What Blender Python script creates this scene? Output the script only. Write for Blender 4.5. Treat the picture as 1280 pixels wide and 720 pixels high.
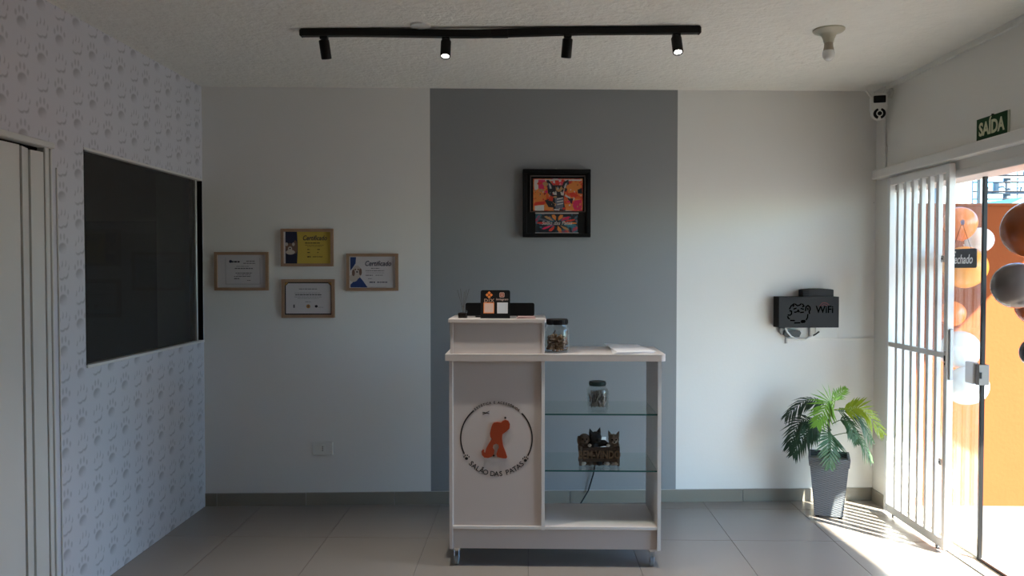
import bpy, bmesh, math, random
from mathutils import Vector, Matrix
random.seed(7)
PI = math.pi
for o in list(bpy.data.objects):
    bpy.data.objects.remove(o)
SC = bpy.context.scene
COL = SC.collection

# ------------------------------------------------------------------ camera
F = 960.0; VX, VY = 662.0, 336.0; CAMZ = 1.565
YAW = math.atan((VX-640)/F); PIT = math.atan((360-VY)/F)
cd = bpy.data.cameras.new('camera'); cam = bpy.data.objects.new('camera', cd); COL.objects.link(cam)
cd.sensor_width = 36.0; cd.lens = F/1280*36.0; cd.clip_start = 0.02; cd.clip_end = 500
cam.location = (0, 0, CAMZ); cam.rotation_euler = (PI/2-PIT, 0, YAW)
SC.camera = cam
_fw = Vector((-math.sin(YAW)*math.cos(PIT), math.cos(YAW)*math.cos(PIT), -math.sin(PIT)))
_r = _fw.cross(Vector((0, 0, 1))).normalized(); _u = _r.cross(_fw)
_C = Vector((0, 0, CAMZ))
def hit(px, py, axis, v):
    """photo pixel -> point on the plane axis = v (0 x, 1 y, 2 z)"""
    d = _fw*F + _r*(px-640) + _u*(360-py)
    return _C + d*((v-_C[axis])/d[axis])

# ------------------------------------------------------------------ light
SUN_DIR = Vector((-0.66, 0.75, -0.64)).normalized()
w = bpy.data.worlds.new('sky'); SC.world = w; w.use_nodes = True
nt = w.node_tree; bg = nt.nodes['Background']
sky = nt.nodes.new('ShaderNodeTexSky'); sky.sky_type = 'NISHITA'; sky.sun_disc = False
sky.sun_elevation = math.radians(33); sky.sun_rotation = math.radians(139)
sky.air_density = 1.0; sky.dust_density = 0.6; sky.ozone_density = 3.0
tint = nt.nodes.new('ShaderNodeMix'); tint.data_type = 'RGBA'; tint.blend_type = 'MULTIPLY'; tint.inputs[0].default_value = 1.0
tint.inputs[7].default_value = (0.61, 0.89, 1.12, 1)
nt.links.new(sky.outputs[0], tint.inputs[6]); nt.links.new(tint.outputs[2], bg.inputs[0]); bg.inputs[1].default_value = 0.46
sd = bpy.data.lights.new('sun', 'SUN'); sun = bpy.data.objects.new('sun', sd); COL.objects.link(sun)
sd.energy = 21.0; sd.angle = math.radians(0.55); sd.color = (1.0, 0.93, 0.80)
sun.rotation_euler = SUN_DIR.to_track_quat('-Z', 'Y').to_euler(); sun.location = (8, -6, 8)
vs = SC.view_settings
vs.view_transform = 'Standard'; vs.look = 'None'; vs.gamma = 1.0; vs.use_curve_mapping = False
vs.exposure = 1.2

# ------------------------------------------------------------------ materials
MATS = {}
def mat(name, col, rough=0.6, metal=0.0, bump=None, var=None, spec=0.5, emit=None, estr=0.0, coat=0.0):
    """procedural material; bump=(scale, strength, detail), var=(scale, amount)"""
    if name in MATS: return MATS[name]
    m = bpy.data.materials.new(name); m.use_nodes = True
    n = m.node_tree; b = n.nodes['Principled BSDF']
    b.inputs['Base Color'].default_value = (*col, 1); b.inputs['Roughness'].default_value = rough
    b.inputs['Metallic'].default_value = metal; b.inputs['Specular IOR Level'].default_value = spec
    b.inputs['Coat Weight'].default_value = coat
    tc = n.nodes.new('ShaderNodeTexCoord')
    v = var or (6.0, 0.05)
    nz = n.nodes.new('ShaderNodeTexNoise'); nz.inputs['Scale'].default_value = v[0]; nz.inputs['Detail'].default_value = 4
    n.links.new(tc.outputs['Object'], nz.inputs['Vector'])
    mx = n.nodes.new('ShaderNodeMix'); mx.data_type = 'RGBA'
    a = [max(0, c*(1-v[1])) for c in col]; c2 = [min(1, c*(1+v[1])) for c in col]
    mx.inputs[6].default_value = (*a, 1); mx.inputs[7].default_value = (*c2, 1)
    n.links.new(nz.outputs['Fac'], mx.inputs[0]); n.links.new(mx.outputs[2], b.inputs['Base Color'])
    if bump:
        bn = n.nodes.new('ShaderNodeTexNoise'); bn.inputs['Scale'].default_value = bump[0]
        bn.inputs['Detail'].default_value = bump[2] if len(bump) > 2 else 3
        n.links.new(tc.outputs['Object'], bn.inputs['Vector'])
        bp = n.nodes.new('ShaderNodeBump'); bp.inputs['Strength'].default_value = bump[1]; bp.inputs['Distance'].default_value = 0.01
        n.links.new(bn.outputs['Fac'], bp.inputs['Height']); n.links.new(bp.outputs[0], b.inputs['Normal'])
    if emit:
        b.inputs['Emission Color'].default_value = (*emit, 1); b.inputs['Emission Strength'].default_value = estr
    MATS[name] = m
    return m

def glass(name, tint=(0.96, 0.98, 0.97), ior=1.5, refl=1.0, haze=0.0):
    if name in MATS: return MATS[name]
    m = bpy.data.materials.new(name); m.use_nodes = True
    n = m.node_tree; n.nodes.remove(n.nodes['Principled BSDF']); out = n.nodes['Material Output']
    t = n.nodes.new('ShaderNodeBsdfTransparent'); t.inputs[0].default_value = (*tint, 1)
    g = n.nodes.new('ShaderNodeBsdfGlossy'); g.inputs['Roughness'].default_value = 0.02; g.inputs[0].default_value = (refl, refl, refl, 1)
    lwt = n.nodes.new('ShaderNodeLayerWeight'); lwt.inputs[0].default_value = 0.5
    k = NB(n); r0 = ((ior-1)/(ior+1))**2
    fres = k.add(k.mul(k.m('POWER', lwt.outputs['Facing'], 5.0), 1-r0), r0)
    mx = n.nodes.new('ShaderNodeMixShader')
    n.links.new(fres, mx.inputs[0]); n.links.new(t.outputs[0], mx.inputs[1]); n.links.new(g.outputs[0], mx.inputs[2])
    if haze:
        df = n.nodes.new('ShaderNodeBsdfDiffuse'); df.inputs[0].default_value = (.5, .5, .49, 1)
        mh = n.nodes.new('ShaderNodeMixShader'); mh.inputs[0].default_value = haze
        n.links.new(mx.outputs[0], mh.inputs[1]); n.links.new(df.outputs[0], mh.inputs[2]); mx = mh
    n.links.new(mx.outputs[0], out.inputs[0])
    MATS[name] = m
    return m

class NB:
    """tiny math-node compiler"""
    def __init__(s, n): s.n = n
    def m(s, op, a, b=None, c=None):
        q = s.n.nodes.new('ShaderNodeMath'); q.operation = op
        for i, v in enumerate((a, b, c)):
            if v is None: continue
            if isinstance(v, (int, float)): q.inputs[i].default_value = v
            else: s.n.links.new(v, q.inputs[i])
        return q.outputs[0]
    def add(s, a, b): return s.m('ADD', a, b)
    def sub(s, a, b): return s.m('SUBTRACT', a, b)
    def mul(s, a, b): return s.m('MULTIPLY', a, b)
    def mx(s, a, b): return s.m('MAXIMUM', a, b)
    def ell(s, x, z, cx, cz, rx, rz, soft=0.22):
        dx = s.mul(s.sub(x, cx), 1/rx); dz = s.mul(s.sub(z, cz), 1/rz)
        e = s.m('SQRT', s.add(s.mul(dx, dx), s.mul(dz, dz)))
        r = s.n.nodes.new('ShaderNodeMapRange'); r.interpolation_type = 'SMOOTHSTEP'
        s.n.links.new(e, r.inputs[0])
        r.inputs[1].default_value = 1+soft; r.inputs[2].default_value = 1-soft
        return r.outputs[0]
    def smooth(s, v, a, b):
        r = s.n.nodes.new('ShaderNodeMapRange'); r.interpolation_type = 'SMOOTHSTEP'
        s.n.links.new(v, r.inputs[0]); r.inputs[1].default_value = a; r.inputs[2].default_value = b
        return r.outputs[0]

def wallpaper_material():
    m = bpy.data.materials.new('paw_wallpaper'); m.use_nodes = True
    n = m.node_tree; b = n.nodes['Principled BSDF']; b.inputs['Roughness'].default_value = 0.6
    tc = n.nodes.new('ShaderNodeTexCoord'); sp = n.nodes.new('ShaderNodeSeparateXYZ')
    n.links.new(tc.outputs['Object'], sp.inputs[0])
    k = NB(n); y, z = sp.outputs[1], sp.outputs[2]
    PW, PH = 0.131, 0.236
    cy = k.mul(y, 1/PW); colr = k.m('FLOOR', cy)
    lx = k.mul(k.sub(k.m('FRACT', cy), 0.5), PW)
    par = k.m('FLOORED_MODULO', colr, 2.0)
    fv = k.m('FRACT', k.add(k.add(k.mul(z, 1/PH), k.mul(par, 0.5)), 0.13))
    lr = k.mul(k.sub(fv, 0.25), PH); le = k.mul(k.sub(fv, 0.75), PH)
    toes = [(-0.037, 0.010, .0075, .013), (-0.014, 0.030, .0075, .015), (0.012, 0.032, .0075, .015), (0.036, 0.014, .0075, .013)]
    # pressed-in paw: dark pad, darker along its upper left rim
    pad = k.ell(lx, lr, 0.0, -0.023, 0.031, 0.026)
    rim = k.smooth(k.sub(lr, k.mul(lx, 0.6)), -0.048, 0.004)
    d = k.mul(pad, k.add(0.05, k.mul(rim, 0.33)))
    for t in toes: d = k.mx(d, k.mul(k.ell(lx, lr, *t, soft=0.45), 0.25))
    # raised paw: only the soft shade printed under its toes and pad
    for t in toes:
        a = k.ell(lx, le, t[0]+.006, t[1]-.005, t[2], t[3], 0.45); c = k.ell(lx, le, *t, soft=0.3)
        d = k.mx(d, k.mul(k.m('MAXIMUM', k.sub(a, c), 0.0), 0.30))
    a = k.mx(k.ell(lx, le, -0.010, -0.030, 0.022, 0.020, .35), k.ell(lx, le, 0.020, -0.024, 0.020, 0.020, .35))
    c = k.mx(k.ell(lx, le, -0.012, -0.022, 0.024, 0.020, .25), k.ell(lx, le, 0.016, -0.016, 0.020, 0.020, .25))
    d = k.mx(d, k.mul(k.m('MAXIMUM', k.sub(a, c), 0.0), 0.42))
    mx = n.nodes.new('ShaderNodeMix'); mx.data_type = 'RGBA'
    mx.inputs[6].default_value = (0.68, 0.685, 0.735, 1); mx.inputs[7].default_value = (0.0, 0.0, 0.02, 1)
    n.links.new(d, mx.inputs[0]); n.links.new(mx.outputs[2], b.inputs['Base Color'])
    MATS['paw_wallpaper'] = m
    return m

def banded_wall_material(name, base, band, s0, s1, ax='X'):
    """plaster wall with one painted upright band between s0 and s1 of its own length"""
    m = bpy.data.materials.new(name); m.use_nodes = True
    n = m.node_tree; b = n.nodes['Principled BSDF']; b.inputs['Roughness'].default_value = 0.55; b.inputs['Specular IOR Level'].default_value = 0.35
    tc = n.nodes.new('ShaderNodeTexCoord'); sp = n.nodes.new('ShaderNodeSeparateXYZ'); n.links.new(tc.outputs['Object'], sp.inputs[0])
    k = NB(n)
    fac = k.mul(k.m('GREATER_THAN', sp.outputs[0], s0), k.m('LESS_THAN', sp.outputs[0], s1))
    mx = n.nodes.new('ShaderNodeMix'); mx.data_type = 'RGBA'
    mx.inputs[6].default_value = (*base, 1); mx.inputs[7].default_value = (*band, 1)
    n.links.new(fac, mx.inputs[0]); n.links.new(mx.outputs[2], b.inputs['Base Color'])
    nz = n.nodes.new('ShaderNodeTexNoise'); nz.inputs['Scale'].default_value = 60; nz.inputs['Detail'].default_value = 4
    n.links.new(tc.outputs['Object'], nz.inputs['Vector'])
    bp = n.nodes.new('ShaderNodeBump'); bp.inputs['Strength'].default_value = 0.06; bp.inputs['Distance'].default_value = 0.01
    n.links.new(nz.outputs['Fac'], bp.inputs['Height']); n.links.new(bp.outputs[0], b.inputs['Normal'])
    return m

def splash_material(name, stops, scale, seed, distort=1.5):
    m = bpy.data.materials.new(name); m.use_nodes = True
    n = m.node_tree; b = n.nodes['Principled BSDF']; b.inputs['Roughness'].default_value = 0.35
    tc = n.nodes.new('ShaderNodeTexCoord'); mp = n.nodes.new('ShaderNodeMapping'); mp.inputs['Location'].default_value = (seed, seed*1.7, seed*.3)
    n.links.new(tc.outputs['Object'], mp.inputs[0])
    nz = n.nodes.new('ShaderNodeTexNoise'); nz.inputs['Scale'].default_value = scale; nz.inputs['Detail'].default_value = 3; nz.inputs['Distortion'].default_value = distort
    n.links.new(mp.outputs[0], nz.inputs['Vector'])
    r = n.nodes.new('ShaderNodeValToRGB'); r.color_ramp.interpolation = 'EASE'
    el = r.color_ramp.elements
    while len(el) < len(stops): el.new(0.5)
    for e, (p, c) in zip(el, stops): e.position = p; e.color = (*c, 1)
    n.links.new(nz.outputs['Fac'], r.inputs[0]); n.links.new(r.outputs[0], b.inputs['Base Color'])
    MATS[name] = m
    return m

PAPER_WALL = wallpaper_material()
M_wallw = mat('white_plaster', (0.82, 0.81, 0.77), 0.6, bump=(60, 0.06), var=(3, 0.02), spec=.35)
M_ceil = mat('stippled_ceiling', (0.87, 0.86, 0.81), 0.9, bump=(34, 1.0, 5), var=(9, 0.05), spec=.2)
M_tile = mat('porcelain_tile', (0.30, 0.265, 0.230), 0.3, bump=(8, 0.01), var=(2.2, 0.07))
M_skirt = mat('skirting_tile', (0.25, 0.228, 0.19), 0.35, var=(3, 0.08))
M_grout = mat('grout', (0.17, 0.16, 0.15), 0.9)
M_grout_l = mat('pale_grout', (0.50, 0.49, 0.46), 0.9)
M_white = mat('white_laminate', (0.63, 0.565, 0.535), 0.35, var=(4, 0.015))
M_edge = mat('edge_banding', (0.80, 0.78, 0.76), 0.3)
M_gate = mat('white_gate_paint', (0.82, 0.83, 0.83), 0.35, var=(8, 0.03))
M_frame_w = mat('white_aluminium', (0.78, 0.77, 0.74), 0.4, var=(5, 0.02))
M_plastic = mat('white_plastic', (0.74, 0.74, 0.71), 0.35)
M_pvc = mat('white_pvc', (0.72, 0.73, 0.70), 0.4, var=(5, 0.02))
M_black = mat('black_plastic', (0.005, 0.005, 0.0055), 0.5, spec=.22)
M_blackm = mat('black_metal', (0.005, 0.005, 0.005), 0.42, spec=.22)
M_chrome = mat('chrome', (0.75, 0.75, 0.76), 0.12, 1.0)
M_steel = mat('brushed_steel', (0.36, 0.36, 0.355), 0.4, 0.6)
M_ink = mat('black_ink', (0.012, 0.012, 0.016), 0.6)
M_wood = mat('pale_wood', (0.36, 0.225, 0.145), 0.5, bump=(40, 0.05), var=(25, 0.16))
M_glass = glass('clear_glass')
M_gshelf = glass('shelf_glass', (0.90, 0.95, 0.935), 1.45)
M_gedge = mat('glass_edge', (0.03, 0.09, 0.08), 0.15)

# ------------------------------------------------------------------ mesh helper
class MB:
    def __init__(s): s.bm = bmesh.new(); s.M = Matrix.Identity(4); s.mi = 0
    def _v(s, p): return s.bm.verts.new(s.M @ Vector(p))
    def _f(s, vs):
        try:
            f = s.bm.faces.new(vs); f.material_index = s.mi; return f
        except ValueError: return None
    def box(s, x0, x1, y0, y1, z0, z1, bev=0.0, seg=1):
        vs = [s._v((x, y, z)) for z in (z0, z1) for y in (y0, y1) for x in (x0, x1)]
        fs = [s._f([vs[i] for i in q]) for q in ((0, 2, 3, 1), (4, 5, 7, 6), (0, 1, 5, 4), (2, 6, 7, 3), (0, 4, 6, 2), (1, 3, 7, 5))]
        if bev:
            ed = list({e for f in fs for e in f.edges})
            bmesh.ops.bevel(s.bm, geom=ed, offset=bev, segments=seg, affect='EDGES', profile=0.5)
        return s
    def quad(s, pts): s._f([s._v(p) for p in pts]); return s
    def prism(s, poly, y0, y1):
        """poly of (x, z) extruded from y0 (front) to y1"""
        a = [s._v((x, y0, z)) for x, z in poly]; b = [s._v((x, y1, z)) for x, z in poly]
        s._f(a); s._f(b[::-1])
        for i in range(len(poly)):
            j = (i+1) % len(poly); s._f([a[j], a[i], b[i], b[j]])
        return s
    def slab(s, poly, z0, z1):
        a = [s._v((x, y, z1)) for x, y in poly]; b = [s._v((x, y, z0)) for x, y in poly]
        s._f(a); s._f(b[::-1])
        for i in range(len(poly)):
            j = (i+1) % len(poly); s._f([a[i], b[i], b[j], a[j]])
        return s
    def lathe(s, prof, c=(0, 0, 0), seg=24, ax=None):
        """profile of (r, h) turned around the axis ax at c"""
        R = Matrix.Identity(3) if ax is None else Vector((0, 0, 1)).rotation_difference(Vector(ax).normalized()).to_matrix()
        c = Vector(c); rings = []
        for r, h in prof:
            if r < 1e-6: rings.append([s._v(c+R@Vector((0, 0, h)))])
            else: rings.append([s._v(c+R@Vector((r*math.cos(2*PI*i/seg), r*math.sin(2*PI*i/seg), h))) for i in range(seg)])
        for a, b in zip(rings, rings[1:]):
            for i in range(seg):
                j = (i+1) % seg
                if len(a) == 1 and len(b) == 1: continue
                if len(a) == 1: s._f([a[0], b[j], b[i]])
                elif len(b) == 1: s._f([a[i], a[j], b[0]])
                else: s._f([a[i], a[j], b[j], b[i]])
        return s
    def cyl(s, p0, p1, r0, r1=None, seg=16):
        p0, p1 = Vector(p0), Vector(p1); L = (p1-p0).length; r1 = r0 if r1 is None else r1
        return s.lathe([(0, 0), (r0, 0), (r1, L), (0, L)], p0, seg, p1-p0)
    def tube(s, pts, r, seg=8):
        pts = [Vector(p) for p in pts]; n = len(pts); rings = []; up = None
        for i, p in enumerate(pts):
            t = (pts[min(i+1, n-1)]-pts[max(i-1, 0)]).normalized()
            if up is None: up = Vector((0, 0, 1)) if abs(t.z) < .9 else Vector((1, 0, 0))
            a = t.cross(up).normalized(); b = a.cross(t); up = b
            rr = r[i] if isinstance(r, (list, tuple)) else r
            rings.append([s._v(p+(a*math.cos(2*PI*k/seg)+b*math.sin(2*PI*k/seg))*rr) for k in range(seg)])
        for a, b in zip(rings, rings[1:]):
            for k in range(seg): s._f([a[k], a[(k+1) % seg], b[(k+1) % seg], b[k]])
        s._f(rings[0]); s._f(rings[-1][::-1]); return s
    def ball(s, c, r, seg=16, ring=10):
        r = (r, r, r) if isinstance(r, (int, float)) else r; c = Vector(c)
        R = [[s._v(c+Vector((0, 0, -r[2])))]]
        for i in range(1, ring):
            a = -PI/2+PI*i/ring
            R.append([s._v(c+Vector((r[0]*math.cos(a)*math.cos(2*PI*k/seg), r[1]*math.cos(a)*math.sin(2*PI*k/seg), r[2]*math.sin(a)))) for k in range(seg)])
        R.append([s._v(c+Vector((0, 0, r[2])))])
        for a, b in zip(R, R[1:]):
            for k in range(seg):
                j = (k+1) % seg
                if len(a) == 1: s._f([a[0], b[j], b[k]])
                elif len(b) == 1: s._f([a[k], a[j], b[0]])
                else: s._f([a[k], a[j], b[j], b[k]])
        return s
    def text(s, body, size, x, z, y, align='CENTER', shear=0.0, ext=0.0006, rot=0.0, bold=0.0, sx=1.0, valign='CENTER'):
        """lettering standing in the local XZ plane, read from -Y"""
        cu = bpy.data.curves.new('t', 'FONT'); cu.body = body; cu.size = size; cu.align_x = align; cu.align_y = valign
        cu.shear = shear; cu.extrude = ext; cu.offset = bold; cu.resolution_u = 3
        ob = bpy.data.objects.new('t', cu); me = bpy.data.meshes.new_from_object(ob)
        T = Matrix.Translation((x, y, z)) @ Matrix.Rotation(-rot, 4, 'Y') @ Matrix(((sx, 0, 0, 0), (0, 0, -1, 0), (0, 1, 0, 0), (0, 0, 0, 1)))
        vs = [s._v(T @ v.co) for v in me.vertices]
        for p in me.polygons: s._f([vs[i] for i in p.vertices])
        bpy.data.objects.remove(ob); bpy.data.curves.remove(cu); bpy.data.meshes.remove(me)
        return s
    def build(s, name, m, parent=None, smooth=False, world=False, normals=True):
        if world and parent is not None:
            r = parent
            while r.parent: r = r.parent
            bmesh.ops.transform(s.bm, matrix=r.matrix_basis.inverted(), verts=s.bm.verts)
        if normals: bmesh.ops.recalc_face_normals(s.bm, faces=s.bm.faces)
        me = bpy.data.meshes.new(name); s.bm.to_mesh(me); s.bm.free()
        for mm in (m if isinstance(m, (list, tuple)) else [m]): me.materials.append(mm)
        o = bpy.data.objects.new(name, me); COL.objects.link(o); o.parent = parent
        if smooth:
            for p in me.polygons: p.use_smooth = True
            try: me.set_sharp_from_angle(angle=math.radians(38))
            except Exception: pass
        return o

def tag(o, label=None, cat=None, group=None, kind=None):
    if label: o['label'] = label
    if cat: o['category'] = cat
    if group: o['group'] = group
    if kind: o['kind'] = kind
    return o
def thing(name, label, cat, loc=(0, 0, 0), rz=0.0, group=None, kind=None):
    o = bpy.data.objects.new(name, None); COL.objects.link(o); o.empty_display_size = 0.05
    M = Matrix.Translation(loc) @ Matrix.Rotation(rz, 4, 'Z'); o.matrix_basis = M
    return tag(o, label, cat, group, kind)
def copy_tree(o, parent=None):
    c = o.copy(); COL.objects.link(c); c.parent = parent
    for ch in list(o.children): copy_tree(ch, c)
    return c
def struct(o, label, cat=None): return tag(o, label, cat, kind='structure')
def rrect(x0, x1, z0, z1, r, n=5):
    pts = []
    for cx, cz, a0 in ((x1-r, z1-r, 0), (x0+r, z1-r, PI/2), (x0+r, z0+r, PI), (x1-r, z0+r, 3*PI/2)):
        for i in range(n+1):
            a = a0+PI/2*i/n; pts.append((cx+r*math.cos(a), cz+r*math.sin(a)))
    return pts
def circ(cx, cz, r, n=20, rz=None): return [(cx+r*math.cos(2*PI*i/n), cz+(rz or r)*math.sin(2*PI*i/n)) for i in range(n)]

# ------------------------------------------------------------------ room shell
XL, XR = -2.137, 2.32
CH = 2.75
YB0 = -2.4                                   # wall behind the camera
A = Vector((XL, 4.984, 0)); B = Vector((2.32, 5.2175, 0))
WANG = math.atan2(B.y-A.y, B.x-A.x); WLEN = (B-A).length
WT = Vector((math.cos(WANG), math.sin(WANG), 0)); WN = Vector((WT.y, -WT.x, 0))
def wallhit(px, py, off=0.0):
    """pixel -> (distance along back wall, height) on the plane off metres in front of the wall"""
    d = _fw*F + _r*(px-640) + _u*(360-py); a = A+WN*off
    t = (a-_C).dot(WN)/d.dot(WN); p = _C+d*t
    return (p-A).dot(WT), p.z

# floor: grout bed with porcelain tiles
PT = 0.5857
mb = MB(); mb.box(XL-.05, 2.40, YB0-.05, 5.30, -0.08, -0.003)
floor = struct(mb.build('floor', M_grout), 'grey brown large square tile floor of the room', 'floor')
xs = [1.7505-PT*k for k in range(8)][::-1] + [1.7505+PT]
ys = [5.002-PT*k for k in range(14)][::-1] + [5.002+PT]
def seg_list(l, lo, hi):
    e = [lo]+[v for v in l if lo+.02 < v < hi-.02]+[hi]
    return list(zip(e, e[1:]))
_tm = {}
for x0, x1 in seg_list(xs, XL, 2.395):
    for y0, y1 in seg_list(ys, YB0, 5.26):
        key = (round(x1-x0, 3), round(y1-y0, 3))
        if key not in _tm:
            g = .0013; mb = MB(); mb.box(g, x1-x0-g, g, y1-y0-g, -0.008, 0.0, 0.0008)
            t = mb.build('tile', M_tile, floor); _tm[key] = t.data
        else:
            t = bpy.data.objects.new('tile', _tm[key]); COL.objects.link(t); t.parent = floor
        t.location = (x0, y0, 0)

# ceiling
mb = MB(); mb.box(XL-.2, XR+.15, YB0-.15, 5.40, CH, CH+.12)
struct(mb.build('ceiling', M_ceil), 'rough stippled off white ceiling', 'ceiling')

# back wall (slightly out of square), with the painted grey band
M_back = banded_wall_material('back_wall_paint', (0.80, 0.795, 0.77), (0.27, 0.28, 0.29), wallhit(538, 350)[0], wallhit(846, 350)[0])
mb = MB(); mb.box(-.3, WLEN+.35, 0, .15, -.05, CH)
wb = mb.build('wall_back', M_back); wb.matrix_basis = Matrix.Translation(A) @ Matrix.Rotation(WANG, 4, 'Z')
struct(wb, 'pale back wall with a wide painted dark grey band', 'wall')

# skirting tiles on the back wall
bb = MB(); bb.box(.0, WLEN, -.006, 0, 0, .086)
bbo = bb.build('baseboard_back', M_grout_l); bbo.matrix_basis = wb.matrix_basis.copy()
struct(bbo, 'tiled skirting along the foot of the back wall', 'baseboard')
for s0, s1 in seg_list([.66+.583*k for k in range(-1, 8)], 0.0, WLEN-.002):
    mb = MB(); mb.box(s0+.0015, s1-.0015, -.011, -.002, 0, .084, .0012); mb.build('skirting_tile', M_skirt, bbo)

# left wall: panels around the window and the folding door, covered with paw wallpaper
WIN = (3.645, 4.975, 1.09, 2.148); DOOR_Y = (2.30, 3.385); DOOR_H = 2.125
mb = MB(); TL = .12
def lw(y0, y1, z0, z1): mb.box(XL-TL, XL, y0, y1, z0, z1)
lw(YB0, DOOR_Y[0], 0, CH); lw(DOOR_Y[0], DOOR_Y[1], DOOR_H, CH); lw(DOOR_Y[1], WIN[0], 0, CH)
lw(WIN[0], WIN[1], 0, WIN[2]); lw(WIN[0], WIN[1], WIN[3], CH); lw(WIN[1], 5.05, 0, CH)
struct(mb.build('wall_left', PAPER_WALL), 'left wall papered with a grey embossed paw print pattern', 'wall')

# right wall with the street doorway
OP = [(2.95, 5.03)]; OH = 2.10
mb = MB()
for y0, y1, z0, z1 in ((YB0, OP[0][0], 0, CH), (OP[0][0], OP[0][1], OH, CH), (OP[0][1], 5.36, 0, CH)):
    mb.box(XR, XR+.15, y0, y1, z0, z1)
struct(mb.build('wall_right', M_wallw), 'plain off white right wall around the street doorway', 'wall')
mb = MB(); mb.box(XL-.12, XR+.15, YB0-.15, YB0, 0, CH)
struct(mb.build('wall_front', M_wallw), 'plain off white wall facing the back wall', 'wall')
# skirting on the short stretch of right wall by the corner
mb = MB(); mb.box(XR-.011, XR, 5.03, 5.205, 0, .084, .0012)
struct(mb.build('baseboard_right', M_skirt), 'short tiled skirting in the corner behind the white gate', 'baseboard')

# dark grooming room behind the left window
M_annex_u = mat('annex_plaster', (0.62, 0.62, 0.58), 0.7)
M_annex_l = mat('annex_tile', (0.24, 0.24, 0.25), 0.4)
mb = MB(); mb.box(-5.2, XL-TL, 5.05, 5.15, 1.88, CH); a1 = struct(mb.build('wall_annex_back', M_annex_u), 'dim upper wall of the dark room behind the left window', 'wall')
mb = MB(); mb.box(-5.2, XL-TL, 5.035, 5.15, 0, 1.86); struct(mb.build('wall_annex_lower', M_annex_l), 'dark tiled lower wall of the room behind the left window', 'wall')
mb = MB(); mb.box(-5.2, XL-TL, 5.03, 5.15, 1.80, 1.88); struct(mb.build('trim_3', mat('annex_border', (0.30, 0.30, 0.31), .5)), 'grey paw print border strip in the dark room', 'trim')
mb = MB()
for k in range(14):
    cx = -2.45-.2*k; d = .022
    mb.prism(circ(cx, 1.832, .020, 12, .014), 5.026, 5.034)
    for q in (-1.5, -.5, .5, 1.5): mb.prism(circ(cx+q*.014, 1.856-abs(q)*.004, .005, 8, .008), 5.026, 5.034)
struct(mb.build('trim_4', M_annex_l), 'row of dark paw prints on the border in the dark room', 'trim')
mb = MB(); mb.box(-5.3, -5.2, 1.6, 5.15, 0, CH); struct(mb.build('wall_annex_left', M_annex_l), 'far dark side wall of the room behind the window', 'wall')
mb = MB(); mb.box(-5.2, XL-TL, 1.5, 1.6, 0, CH); struct(mb.build('wall_annex_front', M_annex_l), 'near dark wall of the room behind the window', 'wall')
mb = MB(); mb.box(-5.2, XL-TL, 1.5, 5.15, CH-.02, CH+.1); struct(mb.build('ceiling_annex', M_annex_u), 'dim ceiling of the room behind the window', 'ceiling')
mb = MB(); mb.box(-5.2, XL-TL, 1.5, 5.15, -.1, -.01); struct(mb.build('floor_annex', M_annex_l), 'dark floor of the room behind the window', 'floor')

# window_1 in the left wall: dark glass, slim frame, upright meeting strip near the corner
win = thing('window_1', 'large dark interior window in the paw print wall', 'window', (XL, WIN[0], WIN[2]), 0, kind='structure')
y0, y1, z0, z1 = WIN
mb = MB(); mb.box(XL-.030, XL-.024, y0+.008, y1-.06, z0+.01, z1-.01); mb.build('pane', glass('dark_glass', (0.60, 0.60, 0.61), 1.45, .35, haze=.055), win, world=True)
mb = MB(); mb.box(XL-.046, XL-.040, y1-.09, y1-.006, z0+.01, z1-.01); mb.build('sliding_pane', MATS['dark_glass'], win, world=True)
M_alu = mat('aluminium', (0.52, 0.51, 0.49), 0.35, 0.6)
mb = MB(); mb.box(XL-.05, XL-.012, y1-.064, y1-.045, z0+.006, z1-.006, .002); mb.build('meeting_strip', M_alu, win, world=True)
for nm, q in (('frame_top', (XL-.06, XL+.004, y0, y1, z1-.012, z1)), ('frame_bottom', (XL-.06, XL+.010, y0, y1, z0-.004, z0+.010)),
              ('frame_side', (XL-.06, XL+.002, y0, y0+.008, z0, z1)), ('frame_side', (XL-.06, XL+.002, y1-.006, y1, z0, z1))):
    mb = MB(); mb.box(*q, .001); mb.build(nm, M_frame_w if 'side' not in nm else M_blackm, win, world=True)

# door_1: white folding pvc door in the left wall
dr = thing('door_1', 'white pvc folding door set in the paw print wall', 'door', (XL, DOOR_Y[1], 0), 0, kind='structure')
yb = [2.30, 2.42, 2.54, 2.66, 2.78, 2.90, 3.03, 3.184, 3.263, 3.343]
for i, (a, b) in enumerate(zip(yb, yb[1:])):
    mb = MB(); sgn = .012 if i % 2 else -.004
    mb.slab([(XL-.030+sgn, a+.002), (XL-.004+sgn, a+.002), (XL-.010-sgn+.006, b-.002), (XL-.036-sgn+.006, b-.002)], .012, DOOR_H-.04-.004*(i % 3))
    mb.build('folding_panel', M_pvc, dr, world=True)
mb = MB(); mb.box(XL-.035, XL+.004, 3.348, 3.376, 0, DOOR_H-.02, .003); mb.box(XL-.02, XL+.010, 3.378, 3.388, 0, DOOR_H-.02, .002); mb.build('jamb', M_pvc, dr, world=True)
mb = MB(); mb.box(XL-.04, XL+.022, 2.29, 3.392, DOOR_H-.026, DOOR_H, .004); mb.build('head_track', M_pvc, dr, world=True)
mb = MB(); mb.box(XL-.09, XL-.05, 2.30, 3.385, 0, DOOR_H); mb.build('back_panel', M_black, dr, world=True)
mb = MB(); mb.tube([(XL+.004, 3.43, 0.02), (XL+.004, 3.432, 1.0), (XL+.004, 3.428, 2.02)], .0035, 6)
struct(mb.build('trim_5', M_plastic), 'thin white cable running up the paper beside the folding door', 'trim')

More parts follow.
